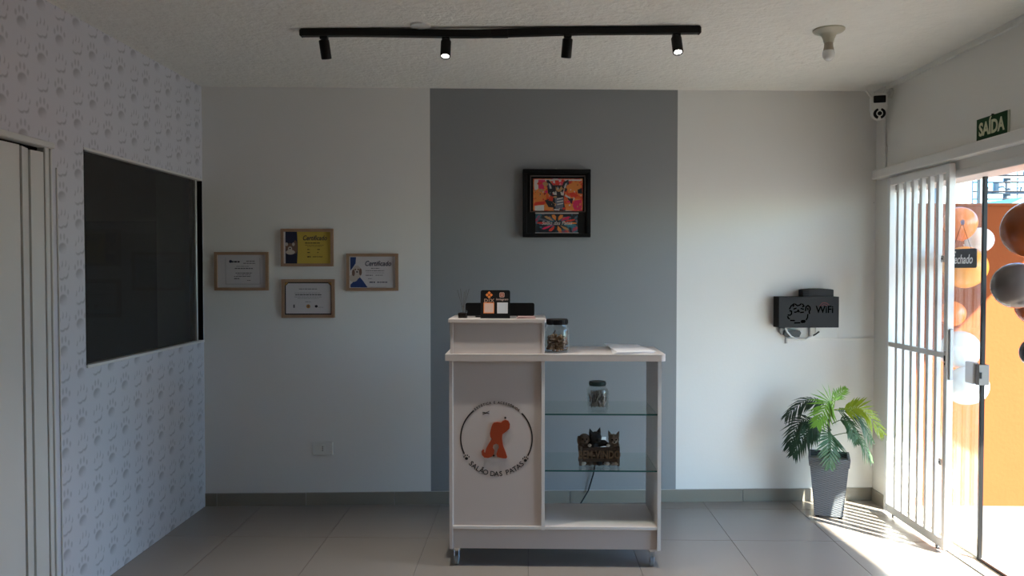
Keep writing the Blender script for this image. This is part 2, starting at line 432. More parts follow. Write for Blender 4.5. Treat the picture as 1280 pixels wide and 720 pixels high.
# ------------------------------------------------------------------ doorway in the right wall
mb = MB(); mb.box(2.262, XR+.001, 1.0, 5.15, 2.152, 2.212, .004)
struct(mb.build('trim_1', M_frame_w), 'long white rail box above the doorway', 'trim')
hd = thing('trim_2', 'white metal frame lining the doorway head and side', 'trim', (XR, 5.03, 0), 0, kind='structure')
mb = MB(); mb.box(XR-.006, XR+.156, OP[0][0], OP[0][1], 2.056, OH, .003); mb.build('head', M_frame_w, hd, world=True)
mb = MB(); mb.box(XR-.004, XR+.154, 4.985, 5.03, 0, 2.056, .003); mb.build('side', M_frame_w, hd, world=True)
mb = MB(); mb.box(XR-.004, XR+.154, OP[0][0], OP[0][0]+.03, 0, 2.056, .003); mb.build('side', M_frame_w, hd, world=True)
M_terr = mat('beige_granite', (0.30, 0.26, 0.20), 0.6, var=(90, 0.35))
mb = MB(); mb.box(2.397, 2.66, 2.60, 5.10, -.06, -.001, .001)
struct(mb.build('trim_6', M_terr), 'speckled beige granite threshold of the doorway', 'threshold')
M_track = mat('worn_track', (0.42, 0.42, 0.40), 0.6, 0.3)
tr = thing('trim_7', 'worn metal floor track of the doorway', 'track', (2.42, 4.0, 0), 0, kind='structure')
mb = MB(); mb.box(2.315, 2.345, 2.98, 5.02, 0, .006); mb.build('gate_track', M_track, tr, world=True)
mb = MB(); mb.box(2.424, 2.462, 2.98, 5.02, -.001, .008); mb.build('glass_track', M_track, tr, world=True)
mb = MB(); mb.box(2.410, 2.4235, 2.98, 4.16, -.001, .010); mb.build('dark_channel', M_blackm, tr, world=True)

# glass side panel of the doorway with its black edge and lock
GX = 2.425
gp = thing('door_2', 'fixed clear glass panel with black edge and steel lock beside the doorway', 'glass panel', (GX, 4.6, 0), 0, kind='structure')
mb = MB(); mb.box(GX-.004, GX+.004, 4.165, 4.985, .008, 2.056); mb.build('pane', M_glass, gp, world=True)
mb = MB(); mb.box(GX-.010, GX+.010, 4.150, 4.168, .008, 2.056, .001); mb.build('edge_profile', M_blackm, gp, world=True)
p = hit(1217, 466, 0, GX)
mb = MB(); mb.slab(rrect(GX-.038, GX-.006, 4.172, 4.262, .012), p.z-.052, p.z+.062); lk = mb.build('lock_case', mat('satin_steel', (.50, .50, .49), .4, .3), gp, world=True)
mb = MB(); mb.box(GX-.030, GX+.026, 4.138, 4.170, p.z-.054, p.z+.056, .002); mb.build('strike_plate', mat('dull_steel', (.16, .145, .13), .5, .4), lk, world=True)
mb = MB(); mb.box(GX-.026, GX-.016, 4.134, 4.140, p.z-.018, p.z+.016); mb.build('latch_slot', M_black, lk, world=True)

# ------------------------------------------------------------------ white barred gate
GA = 2.285
gt = thing('sliding_gate', 'white barred steel gate standing open against the doorway', 'gate', (GA, 4.6, 0))
g0, g1, bw = hit(1193, 360, 0, 2.303).y, hit(1107.5, 360, 0, 2.267).y, .030
GB, GT = .025, 2.135
for a in (g0, g1-.036):
    mb = MB(); mb.box(GA-.018, GA+.018, a, a+.036, GB, GT, .003); mb.build('stile', M_gate, gt, world=True)
for a, b in ((GB, GB+.05), (1.075, 1.105), (GT-.045, GT)):
    mb = MB(); mb.box(GA-.014, GA+.014, g0+.036, g1-.036, a, b, .002); mb.build('rail', M_gate, gt, world=True)
nb = 6
for k in range(nb):
    yc = g0+.036+(g1-g0-.072)*(k+1)/(nb+1)
    for za, zb in ((GB+.05, 1.075), (1.105, GT-.045)):
        mb = MB(); mb.box(GA-.013, GA+.013, yc-.014, yc+.014, za, zb, .002); mb.build('bar', M_gate, gt, world=True)
mb = MB(); mb.box(GA-.0205, GA-.0175, g0+.006, g0+.026, 1.03, 1.115); pl = mb.build('lock_plate', mat('lock_plate', (.55, .48, .44), .4, .5), gt, world=True)
mb = MB(); mb.box(GA-.0225, GA-.0195, g0+.010, g0+.022, 1.062, 1.092); mb.box(GA-.0225, GA-.0195, g0+.012, g0+.020, 1.040, 1.050); mb.build('keyhole', M_black, pl, world=True)
mb = MB(); mb.box(GA-.010, GA+.012, g0-.014, g0, .96, 1.24, .004); mb.build('pull_handle', mat('grey_handle', (.36, .38, .40), .4, .3), gt, world=True)
for zz in (1.62, .50):
    mb = MB(); mb.box(GA-.024, GA-.016, g0+.036, g0+.062, zz-.018, zz+.018, .002); h = mb.build('hasp', M_plastic, gt, world=True)
    mb = MB(); mb.cyl((GA-.027, g0+.049, zz), (GA-.022, g0+.049, zz), .005); mb.build('bolt', M_black, h, world=True)
for a in (g0+.1, g1-.1):
    mb = MB(); mb.cyl((GA-.006, a, .013), (GA+.006, a, .013), .013); mb.build('wheel', M_steel, gt, world=True)

# ------------------------------------------------------------------ outside
M_conc = mat('pale_concrete', (0.16, 0.165, 0.165), 0.85, bump=(6, .1), var=(1.3, 0.10))
mb = MB(); mb.box(2.66, 60, -60, 60, -.20, -.03)
struct(mb.build('ground_outside', M_conc), 'pale concrete yard outside the doorway', 'ground')
M_orange = mat('orange_paint', (0.20, 0.053, 0.018), 0.9, bump=(40, .12), var=(5, 0.04), spec=0.05)
mb = MB(); mb.box(2.48, 14, 5.20, 5.36, -.04, 1.985); mb.box(2.48, 14, 5.185, 5.36, 1.985, 2.0)
struct(mb.build('wall_outside', M_orange), 'bright orange yard wall outside the doorway', 'wall')
mb = MB(); mb.slab([(2.30, -6), (5.13, -6), (4.32, 5.6), (2.30, 5.6)], 2.72, 2.86)
struct(mb.build('ceiling_porch', M_ceil), 'flat porch roof slab outside the doorway', 'ceiling')

def balloon(c, r, m, label, group, tilt=(0, 0, -1), st=1.12, name='balloon'):
    t = thing(name, label, 'balloon', c, 0, group)
    prof = []
    n = 14
    for i in range(n+1):
        a = PI*i/n; z = math.cos(a)
        rr = math.sin(a)*r*(1-.12*max(0, -z)); prof.append((rr if 0 < i < n else 0, z*r*(st if z < 0 else 1.0)))
    mb = MB(); mb.lathe(prof[::-1], (0, 0, 0), 24, Vector(tilt)*-1); mb.build('body', m, t, smooth=True)
    mb = MB(); e = Vector(tilt).normalized()*(r*st); mb.lathe([(0, -.012), (.004, -.010), (.010, .006), (0, .006)], e, 10, Vector(tilt)); mb.build('knot', m, t, smooth=True)
    return t
def bmat(name, col): return mat(name, col, 0.22, var=(3, .02), spec=.6)
B_or = bmat('orange_latex', (0.78, 0.20, 0.03)); B_or2 = bmat('amber_latex', (0.85, 0.32, 0.04)); B_wh = bmat('white_latex', (0.80, 0.79, 0.78))
B_dor = bmat('burnt_orange_latex', (0.33, 0.075, 0.010)); B_gr = bmat('taupe_latex', (0.15, 0.125, 0.118)); B_bk = bmat('black_latex', (.02, .02, .022))
def at(px, py, x): return hit(px, py, 0, x)
G1 = 'balloons behind the glass panel'; G2 = 'balloons at the near side of the doorway'
balloon(at(1200, 279, 2.62), .098, B_or, 'orange balloon behind the glass at the top of the hanging sign', G1, (.3, .3, -.9))
balloon(at(1206, 334, 2.60), .125, B_or2, 'amber balloon directly behind the black hanging sign', G1, (.2, .6, -.6))
balloon(at(1225, 300, 2.80), .078, B_wh, 'small white balloon peeping out beside the black glass edge', G1, (-.6, .5, -.3))
balloon(at(1200, 437, 2.62), .115, B_wh, 'white balloon behind the glass just above the steel lock', G1, (-.3, .6, -.4))
balloon(at(1209, 482, 2.60), .115, B_wh, 'white balloon behind the glass just below the steel lock', G1, (-.3, .6, -.6))
balloon(at(1190, 392, 2.66), .080, B_or, 'orange balloon half hidden behind the gate stile below the hanging sign', G1, (-.3, .6, .1))
balloon(at(1292, 287, 2.36), .137, B_dor, 'large dark orange balloon at the right edge of the picture', G2, (.6, .2, -.3))
balloon(at(1271, 357, 2.33), .110, B_gr, 'taupe balloon lying sideways below the large dark orange one', G2, (1, .1, 0), 1.35)
balloon(at(1297, 382, 2.52), .100, B_dor, 'orange balloon half hidden under the taupe balloon', G2, (.6, .2, .6))
balloon(at(1297, 441, 2.38), .075, B_bk, 'black balloon cut off by the right edge of the picture', G2, (.8, .2, .2))

q = at(1292, 287, 2.36); q2 = at(1297, 441, 2.38)
mb = MB(); mb.tube([(q.x, q.y, 2.06), (q.x, q.y, q.z), (q2.x+.02, q2.y, q2.z)], .003, 6)
tag(mb.build('balloon_string', M_plastic), 'white string holding the balloons at the near side of the doorway', 'string')

# hanging closed sign on the glass
hk = at(1204, 278, GX-.008)
sg = thing('hanging_sign', 'small black closed sign hanging on a thread against the glass', 'sign', (GX-.006, hk.y, 1.57), -PI/2)
mb = MB(); mb.prism(rrect(-.142, .142, 0, .106, .014), -.010, -.004); mb.build('board', mat('chalk_black', (.018, .018, .02), .55), sg)
mb = MB(); mb.text('Fechado', .072, .004, .046, -.0112, shear=.28, bold=.0008, sx=.88); mb.build('lettering', M_plastic, sg)
mb = MB(); mb.text('estamos', .020, -.085, .090, -.0112, shear=.2); mb.build('small_lettering', M_plastic, sg)
hz = hk.z-1.57
for sx in (-1, 1):
    mb = MB(); mb.tube([(0, -.008, hz), (sx*.095, -.008, .098)], .0012, 5); mb.build('thread', M_black, sg)
mb = MB(); mb.lathe([(0, 0), (.016, 0), (.013, .006), (.006, .010), (0, .012)], (0, -.003, hz), 14, (0, -1, 0)); mb.build('suction_hook', mat('violet_cup', (.45, .42, .60), .2), sg, smooth=True)

# far things over the wall
pb = hit(1257, 330, 1, 30.0)
up = thing('utility_pole', 'concrete street pole with crossarms and transformer over the orange wall', 'pole', (pb.x, 30, 0))
M_pole = mat('pole_concrete', (.085, .10, .11), .9)
mb = MB(); mb.cyl((0, 0, -.1), (0, 0, 9.0), .15, .10, 12); mb.build('shaft', M_pole, up)
def pz(py, y=30.0): return 1.565+(VY-py)/F*y
for zz, L in ((pz(224), 1.1), (pz(243), .9)):
    mb = MB(); mb.box(-L, L, -.2, -.1, zz-.05, zz+.05); ca = mb.build('crossarm', M_pole, up)
    for q in (-.9, -.5, .5, .9):
        mb = MB(); mb.cyl((q*L, -.15, zz+.05), (q*L, -.15, zz+.22), .05, .03, 8); mb.build('insulator', M_pole, ca)
mb = MB(); mb.cyl((-.45, -.25, pz(244)), (-.45, -.25, pz(231)), .2, .2, 12); mb.build('transformer', mat('transformer_grey', (.12, .15, .16), .6), up)
for q in range(7):
    mb = MB(); mb.box(.10, .32, -.16, -.12, pz(264-7*q)-.02, pz(264-7*q)+.02); mb.build('step', M_pole, up)
mb = MB(); mb.box(.30, .34, -.16, -.12, .5, 6.2); mb.build('cable_riser', M_pole, up)
for k, (py, dz) in enumerate(((224, 0), (232, .3), (243, .1), (252, .35))):
    zz = pz(py); mb = MB()
    mb.tube([(pb.x-14+2.8*i, 29.34+.04*k, zz+.004*(i-5)**2) for i in range(11)], .028, 5)
    tag(mb.build('power_line', M_black), ['top', 'second', 'third', 'lowest'][k]+' street wire crossing the sky behind the pole', 'wire', 'street wires')
# pale house with blue roof, white building, shrub
hb = hit(1250, 300, 1, 24.0)
hs = thing('house', 'distant pale house with a light blue roof above the orange wall', 'building', (hb.x, 24, 0))
mb = MB(); mb.box(-3, 4, 0, 5, -.1, 3.05); mb.build('wall', mat('house_render', (.22, .24, .25), .8), hs)
mb = MB(); mb.prism([(-.9, 3.05), (.55, 3.75), (2.0, 3.05)], -.3, 5.2); mb.build('roof', mat('blue_roof', (.06, .20, .22), .6), hs)
wbp = hit(1208, 300, 1, 13.0)
wbd = thing('white_building', 'white neighbouring building seen through the glass above the orange wall', 'building', (wbp.x, 13, 0))
mb = MB(); mb.box(-1.3, .10, 0, 3, -.1, 5.0); mb.build('wall', mat('white_render', (.30, .32, .32), .7), wbd)
mb = MB(); mb.box(.16, .24, -.1, 0, -.1, 5.0); mb.build('downpipe', mat('grey_pipe', (.10, .14, .15), .5), wbd)
mb = MB(); mb.box(-.5, -.42, -.06, 0, -.1, 5.0); mb.build('pilaster', MATS['white_render'], wbd)
tb = hit(1279, 268, 1, 20.0)
tree = thing('tree', 'small green treetop just above the orange wall by the pole', 'tree', (tb.x, 20, 0))
mb = MB()
for i in range(260):
    v = Vector((random.gauss(0, 1), random.gauss(0, 1), random.gauss(0, .7))).normalized()*random.uniform(.4, 1.0)
    p = Vector((v.x*.9, v.y*.9, 2.5+v.z*.8)); q = Vector((random.uniform(-1, 1), random.uniform(-1, 1), random.uniform(-1, 1))).normalized()*.16; q2 = q.orthogonal().normalized()*.09
    mb.quad([p-q, p-q2, p+q, p+q2])
mb.build('crown', mat('tree_leaf', (.16, .26, .08), .6), tree, normals=False)
mb = MB(); mb.cyl((0, 0, -.1), (0, 0, 2.6), .09, .05, 8); mb.build('trunk', mat('bark', (.16, .12, .09), .9), tree)

# ------------------------------------------------------------------ reception counter
CX, CY = .13, 4.19
ct = thing('reception_counter', 'white laminate reception counter on castors with open glass shelves', 'counter', (CX, CY, 0))
YF, YBk = 3.985, 4.385
X0, X1 = -.420, .684
def cpart(nm, m, *q, bev=.0015, par=None):
    mb = MB(); mb.box(*q, bev); return mb.build(nm, m, par or ct, world=True)
for a in (X0, X1-.018): cpart('side_panel', M_white, a, a+.018, YF, YBk, .095, 1.087)
cpart('divider', M_white, .062, .079, YF+.002, YBk, .218, 1.087)
cpart('front_panel', M_white, X0+.018, .062, YF+.012, YF+.027, .218, 1.087)
cpart('bottom_board', M_white, X0+.018, X1-.018, YF+.004, YBk, .200, .218)
cpart('plinth', M_white, X0+.018, X1-.018, YF+.014, YF+.030, .095, .200)
cpart('plinth', M_white, X0+.018, X1-.018, YBk-.03, YBk-.014, .095, .200)
# front edge strips of paler edge banding
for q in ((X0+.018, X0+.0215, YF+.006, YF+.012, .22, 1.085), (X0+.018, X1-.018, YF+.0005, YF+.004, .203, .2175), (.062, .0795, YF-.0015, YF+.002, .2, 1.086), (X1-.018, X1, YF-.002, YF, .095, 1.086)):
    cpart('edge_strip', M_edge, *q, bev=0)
poly = [(-.438, 3.966), (.675, 3.966)]+[(.675+.03*math.sin(a*PI/12), 3.996-.03*math.cos(a*PI/12)) for a in range(1, 7)]
poly += [(.705, 4.37)]+[(.675+.03*math.cos(a*PI/12), 4.37+.03*math.sin(a*PI/12)) for a in range(1, 7)]+[(-.438, 4.40)]
mb = MB(); mb.slab(poly, 1.087, 1.122); mb.build('worktop', M_white, ct, world=True)
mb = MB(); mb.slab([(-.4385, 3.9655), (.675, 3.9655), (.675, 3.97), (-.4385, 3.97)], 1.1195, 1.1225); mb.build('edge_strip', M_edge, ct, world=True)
cpart('raised_box_front', M_white, -.398, .062, YF+.004, YF+.019, 1.122, 1.286)
for a in (-.414, .062): cpart('raised_box_side', M_white, a, a+.016, YF, YBk-.01, 1.122, 1.286)
mb = MB(); mb.slab(rrect(-.424, .086, 3.972, 4.375, .012), 1.286, 1.303); mb.build('raised_box_top', M_white, ct, world=True)
for zz in (.806, .510):
    s = cpart('glass_shelf', M_gshelf, .080, X1-.019, YF+.006, YBk-.004, zz-.004, zz+.004, bev=0)
    cpart('front_edge', M_gedge, .080, X1-.019, YF+.0045, YF+.006, zz-.004, zz+.004, bev=0, par=s)
    for xx in (.0795, X1-.019-.006):
        for yy in (YF+.05, YBk-.05):
            mb = MB(); mb.cyl((xx, yy, zz-.008), (xx+.006, yy, zz-.008), .004, seg=8); mb.build('shelf_pin', M_steel, s, world=True)
for xx in (X0+.035, X1-.04):
    for yy in (YF+.045, YBk-.045):
        mb = MB(); mb.box(xx-.022, xx+.022, yy-.022, yy+.022, .086, .095); c = mb.build('castor', M_chrome, ct, world=True)
        mb = MB(); mb.box(xx-.014, xx-.010, yy-.014, yy+.016, .020, .088, .002); mb.box(xx+.010, xx+.014, yy-.014, yy+.016, .020, .088, .002); mb.box(xx-.014, xx+.014, yy-.014, yy+.016, .074, .088, .002); mb.build('fork', M_chrome, c, world=True)
        mb = MB(); mb.cyl((xx-.008, yy, .025), (xx+.008, yy, .025), .025); mb.build('wheel', mat('grey_rubber', (.35, .36, .37), .35), c, world=True, smooth=True)
# emblem on the front panel
LY = YF+.0105
lc = hit(620.5, 548, 1, LY); LR = 45.0/F*(LY)
def arc(a0, a1, r, wd, n=40):
    P = []
    for i in range(n+1): a = math.radians(a0+(a1-a0)*i/n); P.append((lc.x+(r+wd)*math.cos(a), lc.z+(r+wd)*math.sin(a)))
    for i in range(n, -1, -1): a = math.radians(a0+(a1-a0)*i/n); P.append((lc.x+(r-wd)*math.cos(a), lc.z+(r-wd)*math.sin(a)))
    return P
for a0, a1 in ((129, 206), (-29, 45)):
    mb = MB(); mb.prism(arc(a0, a1, LR, .0036), LY, LY+.0015); mb.build('emblem_arc', M_ink, ct, world=True)
def ringtext(s, a0, a1, r, size, flip):
    mb = MB(); n = len(s)
    wts = [.7 if ch == ' ' else .5 if ch == 'I' else (1.1 if ch in 'MOÃA' else 1.0) for ch in s]; tot = sum(wts); acc = 0
    for ch, wt in zip(s, wts):
        a = math.radians(a0+(a1-a0)*((acc+wt/2)/tot)); acc += wt
        if ch == ' ': continue
        rot = (a+PI/2) if flip else (a-PI/2)
        mb.text(ch, size, lc.x+r*math.cos(a), lc.z+r*math.sin(a), LY+.0006, rot=rot, bold=.0003)
    return mb
ringtext('SALÃO DAS PATAS', 222, 318, LR+.001, .037, True).build('emblem_name', M_ink, ct, world=True)
ringtext('ESTÉTICA E ACESSÓRIOS', 128, 50, LR+.001, .0175, False).build('emblem_tagline', M_ink, ct, world=True)
for ang in (213, -36):
    a = math.radians(ang); px, pz_ = lc.x+LR*math.cos(a), lc.z+LR*math.sin(a); mb = MB()
    tl = a-PI/2+PI*.0; rx, rz_ = math.cos(.25 if ang > 0 else -.25), math.sin(.25 if ang > 0 else -.25)
    mb.prism(circ(px, pz_-.005, .0085, 12, .0075), LY, LY+.0015)
    for u, v in ((-.013, .004), (-.005, .012), (.005, .012), (.013, .004)): mb.prism(circ(px+u, pz_+v, .0032, 8, .0045), LY, LY+.0015)
    mb.build('emblem_paw', M_ink, ct, world=True)
M_odog = mat('red_orange_acrylic', (0.36, 0.055, 0.018), .35)
dog = [(180, 135), (225, 128), (270, 135), (292, 112), (330, 100), (365, 112), (385, 155), (378, 210), (335, 250), (288, 285), (283, 340), (297, 430), (325, 500), (350, 575), (338, 594), (290, 592), (222, 575), (210, 540), (222, 495), (243, 455), (238, 418), (207, 404), (172, 422), (165, 458), (186, 490), (178, 540), (150, 572), (105, 588), (55, 582), (25, 548), (20, 503), (36, 482), (56, 484), (48, 512), (66, 522), (80, 465), (118, 395), (155, 345), (132, 315), (128, 270), (145, 195), (160, 155)]
mb = MB(); mb.prism([(lambda p: (p.x, p.z))(hit(600+a/10.28, 515+b/10.28, 1, LY)) for a, b in dog], LY-.006, LY+.0015); dgo = mb.build('emblem_dog', M_odog, ct, world=True)
p = hit(600+325/10.28, 515+74/10.28, 1, LY); mb = MB(); mb.prism(circ(p.x, p.z, .0055, 12), LY-.003, LY+.001); mb.build('nose', M_ink, dgo, world=True)
p = hit(600+175/10.28, 515+560/10.28, 1, LY); mb = MB(); mb.prism(circ(p.x, p.z, .006, 10, .005), LY-.001, LY+.001); mb.build('emblem_scallop', M_ink, ct, world=True)
mb = MB(); p = hit(607.5, 516.5, 1, LY)
for s in (-1, 1):
    mb.prism([(p.x-.018, p.z-.006*s-.003), (p.x-.017, p.z-.006*s+.001), (p.x+.018, p.z+.007*s+.006), (p.x+.018, p.z+.007*s+.003)], LY, LY+.001)
mb.build('emblem_scissors', M_ink, ct, world=True)

# ------------------------------------------------------------------ things on the counter
M_jar = glass('jar_glass', (0.93, 0.95, 0.95), 1.4)
def jar(loc, r, h, neck, lidm, lidh, lidr, name, label):
    t = thing(name, label, 'jar', loc)
    sh = h-lidh
    prof = [(0, 0), (r*.86, 0), (r*.97, .008), (r, .022), (r, sh*.76), (r*.95, sh*.86), (neck, sh*.95), (neck, sh), (neck-.003, sh), (neck-.003, sh*.95), (r*.95-.003, sh*.855), (r-.003, sh*.75), (r-.003, .024), (r*.9, .006), (0, .005)]
    mb = MB(); mb.lathe(prof, (0, 0, 0), 32); mb.build('body', M_jar, t, smooth=True)
    mb = MB(); mb.lathe([(0, sh-.002), (lidr, sh-.002), (lidr+.001, sh+.003), (lidr+.001, h-.004), (lidr-.003, h), (0, h)], (0, 0, 0), 32); l = mb.build('lid', lidm, t, smooth=True)
    mb = MB()
    for i in range(32):
        a = 2*PI*i/32; mb.box(*(lambda c, s: (c*lidr*1.012-.0015, c*lidr*1.012+.0015, s*lidr*1.012-.0015, s*lidr*1.012+.0015))(math.cos(a), math.sin(a)), sh+.004, h-.006)
    mb.build('grip_ribs', lidm, l)
    return t
JP = hit(696.5, 441, 2, 1.1225); jx = (696.5-VX)/F*4.075
J1 = (jx, 4.085, 1.1225)
j1 = jar(J1, .0655, .177, .054, M_black, .028, .056, 'treat_jar', 'clear glass jar of brown biscuits with black lid on the worktop')
mb = MB(); M_bis = mat('biscuit', (.24, .125, .055), .8, var=(60, .45)); M_bis2 = mat('dark_biscuit', (.09, .05, .03), .8, var=(60, .4)); M_bis3 = mat('pale_biscuit', (.42, .27, .15), .8, var=(60, .3))
for i in range(300):
    rr = .0545*math.sqrt(random.random()); a = random.random()*2*PI; hz_ = .012+random.random()*(.070+.016*math.cos(a+2)*rr/.055)
    mb.M = Matrix.Translation((J1[0]+rr*math.cos(a), J1[1]+rr*math.sin(a), J1[2]+hz_)) @ Matrix.Rotation(random.random()*6, 4, 'Z') @ Matrix.Rotation(random.random()*6, 4, 'X')
    mb.mi = random.choice((0, 0, 1, 2)); mb.box(-.008, .008, -.005, .005, -.004, .004, .002)
for i in range(3):
    a = i*2.1; mb.M = Matrix.Translation((J1[0]+.03*math.cos(a), J1[1]-.03, J1[2]+.085+.012*i)) @ Matrix.Rotation(i, 4, 'Y'); mb.mi = 1; mb.box(-.010, .010, -.004, .004, -.003, .003)
tag(mb.build('biscuits', [M_bis, M_bis2, M_bis3]), 'small brown biscuits heaped inside the black lidded jar', 'biscuits', kind='stuff')

J2 = ((747-VX)/F*4.07+0.0, 4.07, .811)
j2 = jar(J2, .0615, .158, .043, mat('teal_lid', (.012, .045, .042), .4), .020, .044, 'supply_jar', 'squat glass jar with dark teal lid on the upper glass shelf')
mb = MB(); M_stk1 = mat('pale_stick', (.42, .40, .37), .5); M_stk2 = mat('dark_stick', (.03, .03, .03), .5); M_stk3 = mat('grey_stick', (.16, .15, .14), .5)
for i in range(80):
    rr = .058*math.sqrt(random.random()); a = random.random()*2*PI; t1 = random.uniform(-.55, .55); t2 = random.uniform(-.5, .5); L = random.uniform(.018, .045)
    mb.M = Matrix.Translation((J2[0]+rr*.75*math.cos(a), J2[1]+rr*.75*math.sin(a), J2[2]+.056+random.uniform(-.012, .022))) @ Matrix.Rotation(t1, 4, 'X') @ Matrix.Rotation(t2, 4, 'Y')
    mb.mi = random.choice((0, 1, 1, 2)); mb.box(-.0035, .0035, -.0035, .0035, -L*.8, L*.8, .001)
tag(mb.build('grooming_clips', [M_stk1, M_stk2, M_stk3]), 'jumble of grey and black sticks inside the teal lidded jar', 'clips', kind='stuff')

# sheets of paper on the worktop
pc = [hit(758, 431.5, 2, 1.1235), hit(799, 433, 2, 1.1235), hit(818, 441.5, 2, 1.1235), hit(769, 442.5, 2, 1.1235)]
ps = thing('paper_stack', 'loose white sheets of paper lying on the worktop', 'paper', (pc[0].x, pc[0].y, 1.1225))
M_paper = mat('paper', (.78, .77, .79), .7)
for k in range(5):
    mb = MB(); c = sum((Vector(q) for q in pc), Vector())/4; R = Matrix.Rotation(.025*(k-2), 3, 'Z')
    mb.slab([tuple((c+R@(Vector(q)-c)).xy) for q in pc][::-1], 1.1225+.0022*k, 1.1225+.0022*k+.0020); mb.build('sheet', M_paper, ps, world=True)

TZ = 1.3035
# long low black panel
q0 = hit(582, 390, 1, 4.17); q1 = hit(668, 390, 1, 4.17)
bp_ = thing('display_panel', 'long low black panel with rounded corners behind the payment stand', 'panel', ((q0.x+q1.x)/2, 4.17, TZ))
hw = (q1.x-q0.x)/2; hh = hit(600, 378.5, 1, 4.17).z-TZ
mb = MB(); mb.prism(rrect(-hw, hw, .006, hh, .010), -.008, .008); mb.build('panel', M_black, bp_)
for s in (-1, 1):
    mb = MB(); mb.box(s*hw*.6-.02, s*hw*.6+.02, -.03, .04, 0, .008, .002); mb.build('foot', M_black, bp_)
# payment stand, leaning back
qa = hit(600.5, 401, 1, 4.05); qb = hit(637.5, 401, 1, 4.05)
st = thing('payment_stand', 'black leaning payment stand with two pale code squares and orange symbols', 'stand', ((qa.x+qb.x)/2, 4.05, TZ))
sw = (qb.x-qa.x)/2; shh = .147; LEAN = math.radians(12)
TM = Matrix.Rotation(-LEAN, 4, 'X')
mb = MB(); mb.M = TM; mb.prism(rrect(-sw, sw, 0, shh+.004, .010), -.002, .002); mb.build('board', M_black, st)
mb = MB(); mb.box(-sw, sw, -.012, .05, 0, .004, .001); mb.build('base', M_black, st)
M_logo = mat('orange_print', (.80, .23, .05), .4); M_sq = mat('pale_orange_card', (.62, .44, .37), .5); M_sq2 = mat('pale_card', (.66, .63, .64), .5); M_red = mat('pink_edge', (.55, .22, .2), .5)
FYY = -.0032
mb = MB(); mb.M = TM
for u, v in ((0, .011), (0, -.011), (.011, 0), (-.011, 0)): mb.prism([(-.033+u, .125+v-.0088), (-.033+u+.0088, .125+v), (-.033+u, .125+v+.0088), (-.033+u-.0088, .125+v)], FYY, -.002)
mb.build('payment_symbol', M_logo, st)
mb = MB(); mb.M = TM; mb.text('pix', .040, -.033, .098, FYY, sx=1.15); mb.build('payment_lettering', mat('pale_print', (.42, .25, .18), .5), st)
mb = MB(); mb.M = TM; mb.text('Instagram', .0165, .036, .101, FYY, shear=.15, sx=1.0); mb.build('social_lettering', M_sq, st)
mb = MB(); mb.M = TM; mb.prism(rrect(.022, .048, .112, .138, .006), FYY, -.002); ic = mb.build('social_icon', M_sq, st)
mb = MB(); mb.M = TM; mb.prism(rrect(.0245, .0455, .1145, .1355, .005), FYY-.0006, FYY); mb.build('icon_inner', mat('dark_orange_print', (.30, .05, .012), .5), ic)
mb = MB(); mb.M = TM; mb.prism(circ(.035, .125, .0065, 16), FYY-.0012, FYY-.0005); mb.build('icon_ring', M_sq, ic)
mb = MB(); mb.M = TM; mb.prism(circ(.035, .125, .0042, 16), FYY-.0016, FYY-.001); mb.prism(circ(.0415, .1315, .0014, 10), FYY-.0016, FYY); mb.build('icon_lens', MATS['dark_orange_print'], ic)
for x0_, m1, m2 in ((-.062, M_logo, M_sq), (.010, M_red, M_sq2)):
    mb = MB(); mb.M = TM; mb.box(x0_, x0_+.056, FYY, -.002, .026, .084); f = mb.build('code_card', m1 if m1 is M_logo else m2, st)
    mb = MB(); mb.M = TM; mb.box(x0_+.004, x0_+.052, FYY-.0008, FYY, .030, .080); mb.build('blank_code_square', m2 if m1 is M_logo else mat('cool_card', (.55, .57, .60), .5), f)
# reed diffuser
rd = thing('reed_diffuser', 'little glass reed diffuser with dark liquid beside the black panel', 'diffuser', ((578.5-VX)/F*4.08, 4.08, TZ))
mb = MB(); mb.box(-.023, .023, -.023, .023, 0, .030, .003); mb.build('liquid', mat('dark_liquid', (.02, .014, .012), .1), rd)
mb = MB(); mb.box(-.025, .025, -.025, .025, 0.0, .044, .004); mb.lathe([(.014, .044), (.011, .052), (.011, .062), (.009, .062), (.009, .046)], (0, 0, 0), 16); mb.build('bottle', M_jar, rd)
for k, (dx, dy, L) in enumerate(((-.030, .01, .150), (-.012, -.01, .156), (.018, .01, .150), (.034, -.005, .156), (.006, .02, .14))):
    mb = MB(); mb.tube([(-dx*.25, -dy*.25, .012), (dx, dy, L)], .0012, 5); mb.build('reed', mat('reed', (.12, .10, .09), .8), rd)
# pink cards
pk = thing('card_stack', 'flat pinkish stack of cards at the right end of the raised top', 'cards', ((657.5-VX)/F*4.05, 4.05, TZ))
for k in range(3):
    mb = MB(); mb.M = Matrix.Rotation(.06*(k-1), 4, 'Z'); mb.box(-.050+.004*k, .052-.003*k, -.028, .028, .004*k, .004*k+.0036, .0008)
    mb.build('card', mat('pink_card', (.50, .33, .31), .6), pk)

